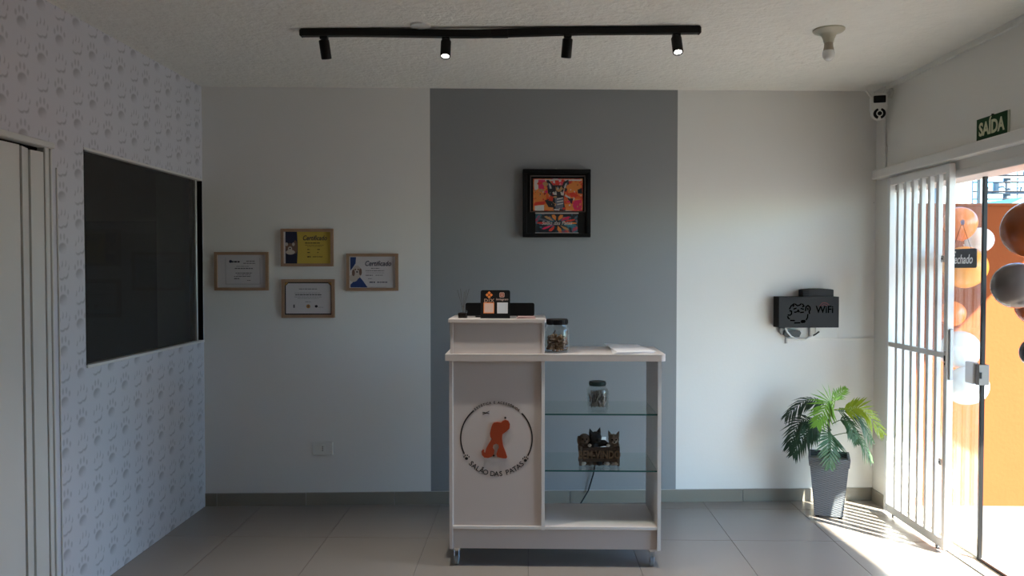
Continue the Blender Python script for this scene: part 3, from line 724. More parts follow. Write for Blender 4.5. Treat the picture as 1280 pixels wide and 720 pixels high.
# welcome figurine on the lower glass shelf
FX = (749.5-VX)/F*4.08; FYc = 4.09
fg = thing('welcome_figurine', 'small resin welcome plaque with dog, black cat and tabby kitten', 'figurine', (FX, FYc, .5155))
M_bark = mat('resin_wood', (.065, .040, .026), .7, bump=(60, .6), var=(40, .4))
mb = MB()
for i in range(3):
    z0_ = .022+i*.026; mb.box(-.112+.003*(i % 2), .112-.004*((i+1) % 2), -.020, -.004, z0_, z0_+.0255, .004)
mb.build('plaque', M_bark, fg)
mb = MB()
for s in (-1, 1): mb.box(s*.100-.008, s*.100+.008, -.024, .004, .0, .104, .004)
mb.build('plaque_post', mat('resin_bark', (.10, .075, .055), .8, bump=(80, .6), var=(50, .4)), fg)
mb = MB(); mb.text('BEM-VINDO', .058, 0, .060, -.0225, bold=.0016, ext=.003, sx=.72); mb.build('lettering', mat('carved_letter', (.16, .10, .055), .7, var=(60, .3)), fg)
M_dogf = mat('brown_fur', (.11, .075, .052), .9, bump=(120, .5), var=(50, .4)); M_catf = mat('black_fur', (.006, .006, .007), .7, bump=(120, .4)); M_tabf = mat('tabby_fur', (.20, .165, .13), .9, bump=(120, .5), var=(38, .6)); M_cream = mat('cream_fur', (.45, .40, .34), .9)
def critter(name, x, z, m, s, ear, turn=0.0, muzzle=True):
    mb = MB(); mb.M = Matrix.Translation((x, .006, z)) @ Matrix.Rotation(turn, 4, 'Z') @ Matrix.Scale(s, 4)
    mb.ball((0, 0, 0), (.032, .030, .029), 18, 12)
    mb.ball((0, .012, -.045), (.034, .030, .046), 16, 10)
    mb.ball((0, -.024, -.010), (.015, .014, .011), 12, 8)
    for k in (-1, 1):
        if ear == 'point': mb.lathe([(.013, 0), (.009, .014), (0, .034)], (k*.020, .004, .016), 10, (k*.35, 0, 1))
        else: mb.ball((k*.032, .002, -.006), (.009, .014, .024), 10, 8)
    return mb.build(name, m, fg, smooth=True)
d1 = critter('dog', -.078, .140, M_dogf, .98, 'flop', .15)
c1 = critter('black_cat', -.020, .148, M_catf, 1.08, 'point', .5)
k1 = critter('kitten', .078, .140, M_tabf, .92, 'point', -.2)
for x, z in ((-.078, .140), (.078, .138)):
    par = d1 if x < 0 else k1
    for k in (-1, 1):
        mb = MB(); mb.ball((x+k*.011, -.020, z+.004), .0042, 10, 6); mb.build('eye', M_black, par, smooth=True)
    mb = MB(); mb.ball((x, -.034, z-.006), .0045, 10, 6); mb.build('nose', M_black, par, smooth=True)
mb = MB(); mb.ball((.078, -.026, .130), (.011, .006, .007), 10, 8); mb.ball((.092, -.014, .136), (.006, .008, .010), 8, 6); mb.build('muzzle', M_cream, k1, smooth=True)
for x in (-.052, .046):
    mb = MB(); mb.ball((x, -.016, .110), (.010, .010, .009), 10, 8); mb.build('paw', M_cream, fg, smooth=True)
mb = MB(); mb.tube([(.0, .012, .115), (.03, .008, .118), (.05, .002, .108)], [.020, .016, .008], 10); mb.build('cat_back', M_catf, fg, smooth=True)
for x, m_ in ((-.086, M_cream), (-.050, M_dogf), (.0, M_catf), (.040, M_cream), (.072, M_tabf), (.092, M_cream)):
    mb = MB(); mb.ball((x, -.010, .012), (.017, .016, .0115), 12, 8); mb.build('foot', m_, fg, smooth=True)
mb = MB(); mb.box(-.105, .105, -.004, .034, 0, .022, .005); mb.build('base', M_bark, fg)

# ------------------------------------------------------------------ wall outlets
def on_wall(name, label, cat, s, z, group=None):
    p = A+WT*s; return thing(name, label, cat, (p.x, p.y, z), WANG, group)
def outlet(s0, s1, z0, z1, label):
    t = on_wall('wall_outlet', label, 'outlet', (s0+s1)/2, (z0+z1)/2, 'white wall outlets')
    w_, h_ = (s1-s0)/2, (z1-z0)/2
    mb = MB(); mb.box(-w_, w_, -.010, 0, -h_, h_, .003, 2); mb.build('plate', M_plastic, t)
    mb = MB(); mb.prism(rrect(-.016, .016, -.026, .026, .006), -.0125, -.009); so = mb.build('socket', M_plastic, t)
    mb = MB()
    for zz in (-.012, 0, .012): mb.prism(circ(0, zz, .004, 8), -.013, -.0123)
    mb.build('pin_hole', M_black, so)
    return t
a, b = wallhit(391, 552), wallhit(416.5, 568.5)
outlet(a[0], b[0], b[1], a[1], 'white outlet on the bare wall left of the counter')
a2 = wallhit(745, 560)
outlet(a2[0]-.066, a2[0]+.066, b[1], a[1]+.02, 'white outlet behind the counter, seen past the figurine')
e0, e1, e2, e3 = [(lambda q: A+WT*q[0]+WN*.02+Vector((0, 0, q[1])))(wallhit(x, y)) for x, y in ((744, 566), (741, 592), (735, 612), (722, 632))]
e3 = Vector((e3.x, e3.y-.08, .004))
mb = MB(); mb.tube([e0, e0.lerp(e1, .6)+Vector((.004, 0, 0)), e1, e2, e3, e3+Vector((-.05, -.2, 0))], .005, 6)
tag(mb.build('black_cable', M_black, smooth=True), 'thin black cord hanging from the outlet behind the counter', 'cable')

# ------------------------------------------------------------------ framed certificates
M_lite = mat('certificate_paper', (.60, .57, .585), .55); M_yel = mat('yellow_paper', (.56, .41, .07), .55); M_navy = mat('navy_print', (.010, .016, .05), .5); M_blue = mat('blue_print', (.012, .040, .17), .5)
M_grayink = mat('grey_ink', (.10, .095, .11), .6); M_brn = mat('brown_print', (.16, .09, .065), .6); M_pale = mat('cream_print', (.48, .42, .38), .6); M_gold = mat('gold_seal', (.40, .20, .05), .4)
M_darkmat = mat('dark_mat', (.018, .015, .018), .6)
def certificate(pa, pb, label, mat_paper, back=None, fw=.019):
    a, b = wallhit(*pa, .01), wallhit(*pb, .01); w_, h_ = (b[0]-a[0])/2, (a[1]-b[1])/2
    t = on_wall('framed_certificate', label, 'certificate', (a[0]+b[0])/2, (a[1]+b[1])/2, 'framed certificates on the back wall')
    for nm, poly in (('frame_rail', [(-w_, h_), (w_, h_), (w_-fw, h_-fw), (-w_+fw, h_-fw)]), ('frame_rail', [(-w_, -h_), (-w_+fw, -h_+fw), (w_-fw, -h_+fw), (w_, -h_)]),
                     ('frame_stile', [(-w_, -h_), (-w_, h_), (-w_+fw, h_-fw), (-w_+fw, -h_+fw)]), ('frame_stile', [(w_, -h_), (w_-fw, -h_+fw), (w_-fw, h_-fw), (w_, h_)])):
        mb = MB(); mb.prism(poly, -.020, 0); mb.build(nm, M_wood, t)
    iw, ih = w_-fw, h_-fw
    mb = MB(); mb.box(-iw, iw, -.008, -.001, -ih, ih); pp = mb.build('paper', mat_paper, t)
    return t, pp, iw, ih
def bars(par, rows, m, y=-.0088, name='text_lines'):
    mb = MB()
    for x0_, x1_, z, h_ in rows:
        x = x0_
        while x < x1_:
            L = min(random.uniform(.010, .028), x1_-x); mb.box(x, x+L-.003, y, -.0078, z-h_/2, z+h_/2); x += L
    return mb.build(name, m, par)
def pic(par, poly, m, name='printed_shape', y=-.0086): 
    mb = MB(); mb.prism(poly, y, -.0079); return mb.build(name, m, par)
# plain white certificate, leftmost
t, pp, iw, ih = certificate((268, 315), (336, 363), 'wood framed plain white certificate, nearest the papered wall', M_lite)
bars(pp, [(-.045, .075, .018, .006), (-.035, .05, .032, .003), (-.04, .07, -.012, .005), (-.03, .06, -.024, .003), (-.05, .06, -.034, .004), (-.05, -.01, -.048, .006), (.035, .06, -.060, .004)], M_grayink)
bars(pp, [(-.065, -.01, .062, .010), (.03, .09, .066, .004), (.01, .09, .052, .004)], M_ink, name='heading')
pic(pp, circ(-.072, .064, .010, 16), M_navy, 'logo')
pic(pp, [(-.105, -.085), (-.105, .086), (-.1035, .086), (-.1035, -.0835), (.118, -.0835), (.118, .086), (.1195, .086), (.1195, -.085)], M_grayink, 'border')
# yellow certificate with dog photo
t, pp, iw, ih = certificate((351, 286), (417, 333), 'wood framed yellow certificate with a dark dog photo, highest of four', M_yel)
pic(pp, [(-iw, -ih), (-iw, ih), (-iw+.010, ih), (-iw+.010, -ih)], M_lite, 'margin')
pp2 = pic(pp, [(-iw+.010, -ih), (-iw+.010, ih), (-iw+.085, ih), (-iw+.090, 0), (-iw+.085, -ih)], M_navy, 'photo')
pic(pp2, circ(-iw+.040, .000, .028, 18, .030), M_brn, 'dog_head', -.0092); pic(pp2, circ(-iw+.042, -.030, .030, 18, .016), M_pale, 'dog_chest', -.0093)
pic(pp2, circ(-iw+.040, -.008, .014, 14, .016), M_pale, 'dog_muzzle', -.0098); pic(pp2, circ(-iw+.040, -.006, .005, 10, .004), M_black, 'dog_nose', -.0102)
for k in (-1, 1): pic(pp2, circ(-iw+.040+k*.022, .022, .009, 10, .012), M_pale, 'dog_ear', -.0094)
pic(pp2, circ(-iw+.074, .004, .014, 12, .045), M_brn, 'second_dog', -.0090)
mb = MB(); mb.text('Certificado', .045, .048, .062, -.0092, shear=.25, bold=.0004, sx=.78); mb.build('heading', M_navy, pp)
bars(pp, [(-.015, .085, .030, .005), (-.015, .11, .016, .002), (.0, .10, .008, .002), (.0, .02, -.012, .005), (.065, .085, -.012, .005), (.0, .02, -.032, .005), (.065, .075, -.032, .005), (.0, .025, -.060, .007), (.035, .105, -.060, .004)], M_ink)
# white certificate on a dark mat with a seal
t, pp, iw, ih = certificate((352, 349), (418.5, 397), 'wood framed certificate with dark border and gold seal, lowest of four', M_darkmat)
c_ = .016
P2 = pic(pp, [(-iw+.008, -ih+.008), (-iw+.008, ih-.008-c_), (-iw+.008+c_, ih-.008), (iw-.008-c_, ih-.008), (iw-.008, ih-.008-c_), (iw-.008, -ih+.008)], M_lite, 'sheet', -.0090)
for k in (-1, 1): pic(pp, [(k*(iw-.002), ih-.002), (k*(iw-.024), ih-.002), (k*(iw-.002), ih-.024)], M_gold, 'corner', -.0085)
bars(P2, [(-.085, .09, .024, .005)], M_ink, -.0098, 'heading'); bars(P2, [(-.06, .06, .062, .004), (-.09, .08, .036, .002), (-.09, .09, .010, .002), (-.07, .07, .000, .002), (-.02, .02, -.022, .003)], M_grayink, -.0098)
pic(P2, circ(0, -.052, .013, 20), M_gold, 'seal', -.0100); pic(P2, circ(0, -.052, .006, 12), M_brn, 'seal_centre', -.0104)
pic(P2, rrect(-.098, -.088, -.062, -.040, .003), M_grayink, 'stamp', -.0098); pic(P2, circ(.052, -.052, .010, 12, .009), M_ink, 'signature', -.0098); bars(P2, [(.065, .10, -.058, .002)], M_grayink, -.0098, 'signature_line')
# blue and white certificate
t, pp, iw, ih = certificate((433, 317), (498, 363.5), 'wood framed white certificate with blue shapes and a shaggy dog', M_lite)
pic(pp, [(-iw+.006, .010), (-iw+.006, ih-.004), (-iw+.044, ih-.004), (-iw+.040, .058), (-iw+.022, .030)], M_blue)
pic(pp, [(-iw+.006, -ih+.004), (-iw+.006, -ih+.022), (-iw+.038, -.050), (-iw+.064, -.028), (-iw+.085, -.052), (-iw+.118, -ih+.004)], M_blue)
pd = pic(pp, circ(-iw+.048, .000, .030, 18, .045), M_pale, 'dog_photo', -.0092); pic(pd, circ(-iw+.026, -.038, .030, 14, .026), M_pale, 'dog_body', -.0090)
pic(pd, circ(-iw+.026, -.004, .010, 12, .022), M_brn, 'dog_ear', -.0096); pic(pd, circ(-iw+.072, .002, .009, 12, .024), M_brn, 'dog_ear', -.0096)
for k in (-1, 1): pic(pd, circ(-iw+.048+k*.010, .018, .0055, 10), M_brn, 'dog_eye', -.0098)
pic(pd, circ(-iw+.050, .002, .006, 10, .005), M_ink, 'dog_nose', -.0100)
mb = MB(); mb.text('Certificado', .048, .035, .056, -.0092, shear=.25, bold=.0004, sx=.80); mb.build('heading', M_navy, pp)
bars(pp, [(-.01, .05, .026, .004), (-.045, .08, .010, .004), (-.04, .08, -.004, .002), (-.045, .005, -.020, .005), (.02, .07, -.020, .004), (-.03, .0, -.042, .003)], M_grayink)
bars(pp, [(-.02, .02, -.066, .007), (.03, .10, -.066, .006)], M_navy, name='footer')

# ------------------------------------------------------------------ black picture box
a, b = wallhit(653.5, 211.5, .03), wallhit(738, 296.5, .03)
pw_, ph_ = (b[0]-a[0])/2, (a[1]-b[1])/2
pf = on_wall('framed_picture', 'black deep framed colourful dog painting on the grey band', 'picture', (a[0]+b[0])/2, (a[1]+b[1])/2)
sc_ = (b[0]-a[0])/84.5                         # metres per photo pixel
def P(x, y): return ((x-695.75)*sc_, (254-y)*sc_)
mb = MB(); mb.box(-pw_, pw_, -.030, 0, -ph_, ph_, .002); mb.build('backing', M_black, pf)
fwd = .026
for q in ((-pw_, pw_, ph_-fwd, ph_), (-pw_, pw_, -ph_, -ph_+fwd), (-pw_, -pw_+fwd, -ph_+fwd, ph_-fwd), (pw_-fwd, pw_, -ph_+fwd, ph_-fwd)):
    mb = MB(); mb.box(q[0], q[1], -.045, -.028, q[2], q[3], .003); mb.build('frame_rail', M_black, pf)
x0_, z1_ = P(662.5, 219.5); x1_, z0_ = P(731.5, 265)
M_sil = mat('dim_silver', (.14, .12, .115), .35, .6)
for q in ((x0_, x1_, z1_-.007, z1_), (x0_, x1_, z0_, z0_+.005), (x0_, x0_+.006, z0_, z1_), (x1_-.006, x1_, z0_, z1_)):
    mb = MB(); mb.box(q[0], q[1], -.040, -.029, q[2], q[3], .001); mb.build('inner_moulding', M_sil, pf)
x0_, z1_ = P(666.5, 223.5); x1_, z0_ = P(728, 263.5)
M_spl = splash_material('bright_splashes', [(.0, (.02, .015, .02)), (.36, (.50, .03, .025)), (.44, (.62, .10, .02)), (.52, (.60, .25, .06)), (.57, (.62, .06, .03)), (.63, (.60, .02, .09)), (.70, (.55, .50, .48)), (1.0, (.50, .48, .47))], 11, 3.3)
mb = MB(); mb.box(x0_, x1_, -.034, -.029, z0_, z1_); cv = mb.build('painting', M_spl, pf)
def Q(a, b): return P(660+a/9.0, 215+b/9.0)
def paint(polys, m, name, y):
    for pl_ in polys:
        mb = MB(); mb.prism([Q(*p) for p in pl_], y, y+.0012); mb.build(name, m, cv)
M_pb = mat('paint_black', (.012, .013, .02), .5); M_pw = mat('paint_white', (.50, .49, .47), .5); M_pt = mat('paint_tan', (.40, .23, .10), .5); M_pg = mat('paint_slate', (.10, .115, .16), .5); M_ppk = mat('paint_pink', (.55, .02, .10), .5)
M_pr = mat('paint_red', (.55, .035, .02), .5); M_po = mat('paint_orange', (.60, .20, .04), .5)
paint([[(70, 85), (120, 85), (115, 190), (75, 215), (68, 150)], [(75, 380), (180, 370), (180, 435), (75, 435)], [(120, 85), (600, 85), (600, 100), (120, 105)]], M_pw, 'pale_patch', -.0350)
paint([[(75, 215), (200, 200), (205, 300), (190, 340), (75, 340)], [(450, 140), (560, 110), (605, 160), (540, 220), (450, 240)], [(410, 360), (520, 360), (520, 430), (410, 430)], [(185, 375), (250, 350), (260, 425), (185, 430)]], M_po, 'orange_patch', -.0353)
paint([[(115, 90), (190, 92), (210, 170), (150, 215), (115, 180)], [(520, 320), (600, 310), (606, 430), (520, 425), (500, 380)]], M_ppk, 'pink_patch', -.0356)
paint([[(80, 340), (200, 325), (180, 368), (80, 372)], [(460, 240), (550, 220), (540, 280), (480, 280)], [(300, 95), (345, 95), (350, 150), (310, 165)], [(230, 300), (290, 290), (280, 370), (220, 350)]], M_pr, 'red_patch', -.0359)
paint([[(205, 95), (230, 92), (280, 150), (300, 215), (250, 260), (225, 240), (215, 170)], [(452, 88), (458, 130), (430, 220), (400, 240), (375, 170), (400, 110)], [(280, 150), (380, 150), (420, 230), (405, 270), (400, 330), (420, 435), (290, 435), (270, 350), (285, 280), (240, 260)],
       [(555, 200), (605, 180), (610, 245), (560, 240)], [(440, 290), (505, 300), (490, 360), (460, 330)], [(180, 310), (270, 330), (300, 400), (230, 395)], [(170, 230), (200, 240), (185, 262)], [(130, 240), (146, 246), (136, 258)]], M_pb, 'dog_silhouette', -.0362)
paint([[(222, 120), (262, 150), (270, 190), (235, 190)], [(440, 112), (440, 150), (410, 190), (398, 160)], [(300, 290), (400, 290), (395, 420), (310, 420)]], M_pg, 'dog_shade', -.0366)
paint([[(310, 165), (345, 200), (372, 160), (392, 190), (365, 220), (338, 225), (312, 205)], [(290, 350), (320, 360), (300, 390)]], M_pt, 'dog_brow', -.0370)
paint([[(272, 230), (315, 215), (322, 260), (285, 255)], [(362, 225), (402, 222), (400, 265), (372, 262)], [(232, 130), (246, 135), (262, 185), (248, 190)], [(420, 130), (432, 132), (415, 185), (405, 180)], [(330, 160), (345, 190), (330, 205)],
       [(322, 300), (392, 285), (388, 296), (325, 312)], [(320, 330), (395, 318), (390, 330), (322, 342)], [(325, 360), (395, 348), (392, 358), (330, 372)], [(420, 255), (480, 290), (470, 300), (415, 275)], [(510, 280), (525, 300), (505, 325)], [(290, 415), (355, 420), (350, 432), (295, 430)]], M_pw, 'dog_highlight', -.0374)
paint([[(325, 225), (360, 225), (365, 260), (343, 280), (322, 260)], [(292, 222), (308, 220), (304, 234)], [(376, 226), (392, 224), (388, 238)]], M_pb, 'dog_face', -.0378)
rs = random.Random(11)
for k in range(70):
    cx_, cz_ = rs.uniform(75, 600), rs.uniform(90, 430)
    if 215 < cx_ < 440 and rs.random() < .55: continue
    n_ = rs.randint(5, 8); r_ = rs.uniform(5, 24); st_ = rs.uniform(.5, 1.8)
    m_ = rs.choice((M_pb, M_pr, M_po, M_pw, M_pt, M_ppk, M_pr, M_po)); r_ *= .6 if m_ in (M_pw, M_pb) else 1
    pts_ = [(cx_+st_*r_*rs.uniform(.5, 1.2)*math.cos(2*PI*i/n_), cz_+r_*rs.uniform(.5, 1.2)*math.sin(2*PI*i/n_)) for i in range(n_)]
    pts_ = [(min(max(u, 64), 610), min(max(v, 80), 436)) for u, v in pts_]
    paint([pts_], m_, 'paint_spot', -.0361 - .00002*k)
rs = random.Random(5)
for k in range(26):
    cx_, cz_ = rs.uniform(235, 425), rs.uniform(130, 425); r_ = rs.uniform(6, 18); a_ = rs.uniform(0, PI)
    m_ = rs.choice((M_pg, M_pw, M_pb, M_pt, M_pg))
    paint([[(cx_+r_*math.cos(a_), cz_+r_*math.sin(a_)), (cx_-.3*r_*math.sin(a_), cz_+.3*r_*math.cos(a_)), (cx_-r_*math.cos(a_), cz_-r_*math.sin(a_)), (cx_+.25*r_*math.sin(a_), cz_-.25*r_*math.cos(a_))]], m_, 'brush_stroke', -.0379-.00002*k)
# banner below
x0_, z1_ = P(669.5, 267); x1_, z0_ = P(722, 290.5)
M_sp2 = splash_material('banner_colours', [(.0, (.01, .012, .015)), (.50, (.012, .02, .03)), (.56, (.02, .14, .19)), (.61, (.30, .03, .10)), (.67, (.55, .14, .03)), (.75, (.55, .30, .10)), (1.0, (.5, .3, .2))], 14, 9.1)
mb = MB(); mb.box(x0_, x1_, -.034, -.029, z0_, z1_); bn = mb.build('banner', M_sp2, pf)
for i, (ang, m_) in enumerate(((0, M_po), (25, M_pr), (50, M_ppk), (75, M_po), (100, M_po), (125, M_pt), (150, M_pg), (178, M_pr), (200, M_pb), (225, M_ppk), (250, M_pr), (280, M_po), (305, M_pt), (330, mat('paint_teal', (.02, .17, .24), .5)), (345, MATS['paint_teal']))):
    a_ = math.radians(ang); cx_, cz_ = (x0_+x1_)/2, (z0_+z1_)/2; hx, hz_ = (x1_-x0_)/2-.006, (z1_-z0_)/2-.006
    e_ = lambda a, f: (cx_+math.cos(a)*hx*f, cz_+math.sin(a)*hz_*f)
    mb = MB(); mb.prism([e_(a_, .3), e_(a_-.14, .75), e_(a_-.06, 1.0), e_(a_+.08, .98), e_(a_+.15, .7)], -.0352, -.034); mb.build('ray', m_, bn)
mb = MB(); mb.text('Salão das Patas', .036, (x0_+x1_)/2, (z0_+z1_)/2, -.0358, shear=.3, sx=.92, bold=.0002); mb.build('lettering', M_pw, bn)
for zz in (P(0, 266.3)[1], P(0, 291.3)[1]):
    xa, xb_ = P(669, 0)[0], P(723, 0)[0]
    mb = MB(); mb.cyl((xa, -.034, zz), (xb_, -.034, zz), .0045, seg=10); mb.build('banner_rod', mat('pale_rod', (.42, .38, .38), .4), pf, smooth=True)
mb = MB(); mb.cyl((0, -.012, ph_+.008), (0, 0, ph_+.008), .005, seg=10); mb.build('hanging_nail', M_steel, pf)

# ------------------------------------------------------------------ wifi box on the wall
OFF = .10
a, b = wallhit(974, 371, OFF), wallhit(1048.5, 409.5, OFF)
W2, H2 = (b[0]-a[0])/2, (a[1]-b[1])/2
wf = on_wall('wifi_box', 'charcoal wall box with a dog outline and WIFI lettering', 'wall box', (a[0]+b[0])/2, (a[1]+b[1])/2)
M_char = mat('charcoal_mdf', (.022, .022, .024), .6, spec=.3)
mb = MB(); mb.box(-W2, W2, -OFF, -OFF+.006, -H2, H2, .001); mb.build('front_panel', M_char, wf)
for s in (-1, 1):
    mb = MB(); mb.box(s*(W2-.003)-.003, s*(W2-.003)+.003, -OFF+.006, 0, -H2, H2); mb.build('side_panel', M_black, wf)
for za, zb in ((-H2, -H2+.006), (H2-.006, H2)):
    mb = MB(); mb.box(-W2+.006, W2-.006, -OFF+.006, 0, za, zb); mb.build('shelf_panel', M_char, wf)
def WB(px, py): q = wallhit(950+px/8, 350+py/8, OFF); return (q[0]-(a[0]+b[0])/2, q[1]-(a[1]+b[1])/2)
def stroke(mb, pts, wd):
    pts = [Vector(WB(*p)) for p in pts]
    for p, q in zip(pts, pts[1:]):
        d = (q-p).normalized(); n_ = Vector((-d.y, d.x))*wd; p = p-d*wd*.6; q = q+d*wd*.6
        mb.prism([tuple(p+n_), tuple(q+n_), tuple(q-n_), tuple(p-n_)], -OFF-.0008, -OFF+.0005)
mb = MB(); M_cut = mat('cut_out_black', (.001, .001, .001), .9, spec=.0)
for pts in ([(295, 290), (312, 258), (340, 238)], [(350, 240), (375, 258), (398, 250), (412, 238)], [(330, 265), (340, 252)], [(425, 240), (440, 262), (425, 268)], [(455, 308), (460, 268), (480, 255), (500, 272), (502, 295), (490, 318)], [(478, 280), (480, 300)],
            [(298, 308), (315, 312), (315, 340), (300, 352), (280, 350)], [(278, 365), (282, 382), (295, 388)], [(305, 404), (345, 406)], [(345, 430), (400, 428)], [(478, 345), (475, 375), (462, 398)], [(338, 290), (362, 282)], [(410, 285), (435, 292)], [(345, 322), (362, 320)], [(372, 318), (382, 300), (392, 320)], [(405, 325), (435, 322)], [(492, 320), (496, 335)]):
    stroke(mb, pts, .0042)
mb.prism([WB(*p) for p in ((405, 415), (415, 400), (445, 398), (458, 408), (450, 428), (415, 432))], -OFF-.0008, -OFF+.0005)
mb.build('dog_cut_out', M_cut, wf)
c_ = WB(647, 298); mb = MB(); mb.text('WiFi', .066, c_[0], c_[1], -OFF-.0003, bold=.0012, sx=.92); mb.build('lettering', M_cut, wf)
mb = MB(); stroke(mb, [(598, 262), (620, 232), (640, 226), (668, 232), (690, 250)], .0028); stroke(mb, [(618, 262), (636, 246), (655, 250), (668, 262)], .0026); mb.build('signal_arcs', mat('dark_red_paint', (.10, .012, .016), .6), wf)  # signal arcs in one flat dark red
# rounded router standing on the box
ra, rb = wallhit(1001, 362, .05), wallhit(1039, 371, .05)
wr = on_wall('wifi_router', 'rounded dark router with ridged left end on the wall box', 'router', (ra[0]+rb[0])/2, b[1]+2*H2)
rw = (rb[0]-ra[0])/2; rh = ra[1]-(b[1]+2*H2)+.006
mb = MB(); mb.prism([(-rw, 0), (rw, 0), (rw, rh*.86)]+[(rw*math.cos(i*PI/10), rh*.86+rh*.16*math.sin(i*PI/10)) for i in range(1, 10)]+[(-rw, rh*.86)], -.085, -.015); mb.build('case', M_char, wr)
for k in range(5):
    mb = MB(); mb.box(-rw-.003, -rw+.04, -.088, -.014, .004+.009*k, .008+.009*k, .001); mb.build('ridge', M_black, wr)
# adapter, white lead, duct and junction box below
q = wallhit(990, 417, .04); ad = on_wall('power_adapter', 'black plug adapter hanging under the wall box', 'adapter', q[0], q[1])
mb = MB(); mb.prism([(-.052, .022), (.050, .020), (.058, .004), (.046, -.022), (-.034, -.022), (-.056, -.006)], -.050, -.006); mb.build('case', mat('adapter_black', (.02, .022, .024), .4), ad)
mb = MB(); mb.prism([(-.075, .034), (-.02, .034), (-.035, -.010), (-.062, -.008), (-.078, .010)], -.034, 0); mb.build('socket_block', mat('grey_socket', (.30, .30, .30), .5), ad)
pts = []
for x, y in ((981.5, 409), (984, 415), (989, 420.5), (996, 424), (1003, 425.3), (1007, 424.5)):
    s_, z_ = wallhit(x, y, .055); p = A+WT*s_+WN*.055; pts.append((p.x, p.y, z_))
wl = thing('white_lead', 'white lead looping under the wall box to a dark plug', 'cable', pts[0])
mb = MB(); mb.tube(pts, .0055, 8); mb.build('cable', M_plastic, wl, smooth=True, world=True)
pts2 = [(lambda s: (lambda p: (p.x, p.y, s[1]))(A+WT*s[0]+WN*.055))(wallhit(x, y, .055)) for x, y in ((1007, 424.5), (1012, 421.5), (1016, 419.8))]
mb = MB(); mb.tube(pts2, .0075, 8); mb.build('connector', M_plastic, wl, smooth=True, world=True)
pts3 = [(lambda s: (lambda p: (p.x, p.y, s[1]))(A+WT*s[0]+WN*.055))(wallhit(x, y, .055)) for x, y in ((1016, 419.8), (1020, 417.5), (1024, 414.5))]
mb = MB(); mb.tube(pts3, .005, 8); mb.build('plug', M_black, wl, smooth=True, world=True)
da, db = wallhit(982, 423.5), (WLEN-.001, wallhit(1090, 425)[1])
dc = on_wall('cable_duct', 'slim white cable duct running along the wall to the corner', 'cable duct', da[0], da[1])
mb = MB(); mb.box(0, db[0]-da[0], -.012, 0, -.010, .004, .001); mb.build('channel', M_wallw, dc)
mb = MB(); mb.box(-.002, .006, -.013, 0, -.03, .006); mb.build('end_bracket', M_steel, dc)
ja, jb = wallhit(1011, 405), wallhit(1045, 422.5)
jb_ = on_wall('junction_box', 'flat white junction box under the wall box', 'junction box', (ja[0]+jb[0])/2, (ja[1]+jb[1])/2)
mb = MB(); mb.box((ja[0]-jb[0])/2, (jb[0]-ja[0])/2, -.022, 0, -(ja[1]-jb[1])/2, (ja[1]-jb[1])/2, .002); mb.build('body', M_wallw, jb_)
mb = MB(); mb.box((ja[0]-jb[0])/2+.035, (jb[0]-ja[0])/2-.005, -.025, -.022, -(ja[1]-jb[1])/2+.004, (ja[1]-jb[1])/2-.004, .001); mb.build('cover', M_plastic, jb_)

# ------------------------------------------------------------------ exit sign, security camera
sx_ = thing('exit_sign', 'green exit sign with pale capital letters above the doorway rail', 'sign', (XR, 3.915, 2.274), -PI/2)
mb = MB(); mb.box(-.133, .133, -.006, 0, -.060, .060, .001); mb.build('backing', mat('luminous_edge', (.55, .55, .42), .5), sx_)
mb = MB(); mb.box(-.133, .122, -.0075, -.006, -.050, .060); mb.build('green_field', mat('exit_green', (.006, .048, .012), .6, spec=.2), sx_)
mb = MB(); mb.text('SAÍDA', .092, -.006, .000, -.0082, bold=.0030, sx=.82); mb.build('lettering', mat('luminous_letter', (.66, .66, .44), .5), sx_)
mb = MB(); mb.cyl((-.0, -.010, .062), (0, 0, .062), .005, seg=8); mb.build('screw', M_black, sx_)

cp = hit(1098, 134, 1, 5.0)
sc = thing('security_camera', 'white dome security camera with two antennas in the ceiling corner', 'security camera', (cp.x, 5.0, cp.z))
mb = MB(); mb.M = Matrix.Rotation(-.25, 4, 'Z')
mb.prism(rrect(-.047, .047, -.035, .082, .026), -.040, .034); bd = mb.build('body', M_plastic, sc, smooth=False)
mb = MB(); mb.M = Matrix.Rotation(-.25, 4, 'Z'); mb.ball((0, -.004, -.042), (.046, .046, .044), 24, 14); hdm = mb.build('lens_dome', M_plastic, sc, smooth=True)
mb = MB(); mb.M = Matrix.Rotation(-.25, 4, 'Z'); mb.prism(rrect(-.036, .036, .020, .066, .006), -.0425, -.038); mb.build('light_panel', M_black, bd)
mb = MB(); mb.M = Matrix.Rotation(-.25, 4, 'Z') @ Matrix.Translation((0, -.046, -.048));
mb.prism([( .036*math.cos(t_), .034*math.sin(t_)) for t_ in [i*PI*.8/10+PI*.6 for i in range(11)]]+[(.020*math.cos(t_), .020*math.sin(t_)) for t_ in [PI*1.4-i*PI*.8/10 for i in range(11)]], -.001, .012)
mb.prism([( .036*math.cos(t_), .034*math.sin(t_)) for t_ in [i*PI*.8/10-PI*.4 for i in range(11)]]+[(.020*math.cos(t_), .020*math.sin(t_)) for t_ in [PI*.4-i*PI*.8/10 for i in range(11)]], -.001, .012)
mb.prism(circ(0, 0, .013, 16), -.004, .004); mb.build('lens', M_black, hdm)
for p0, p1 in (((-.038, -.01, .045), (-.086, -.01, .108)), ((.048, -.01, .05), (.032, -.01, .128))):
    mb = MB(); mb.tube([p0, p1], .0072, 8); mb.build('antenna', M_plastic, sc, smooth=True)
mb = MB(); mb.tube([(.03, .0, .05), (.065, .01, .085), (XR-cp.x, .01, .092)], .013, 10); mb.lathe([(0, 0), (.032, 0), (.030, .012), (0, .012)], (XR-cp.x, .01, .092), 18, (-1, 0, 0)); mb.build('wall_bracket', M_plastic, sc, smooth=True)
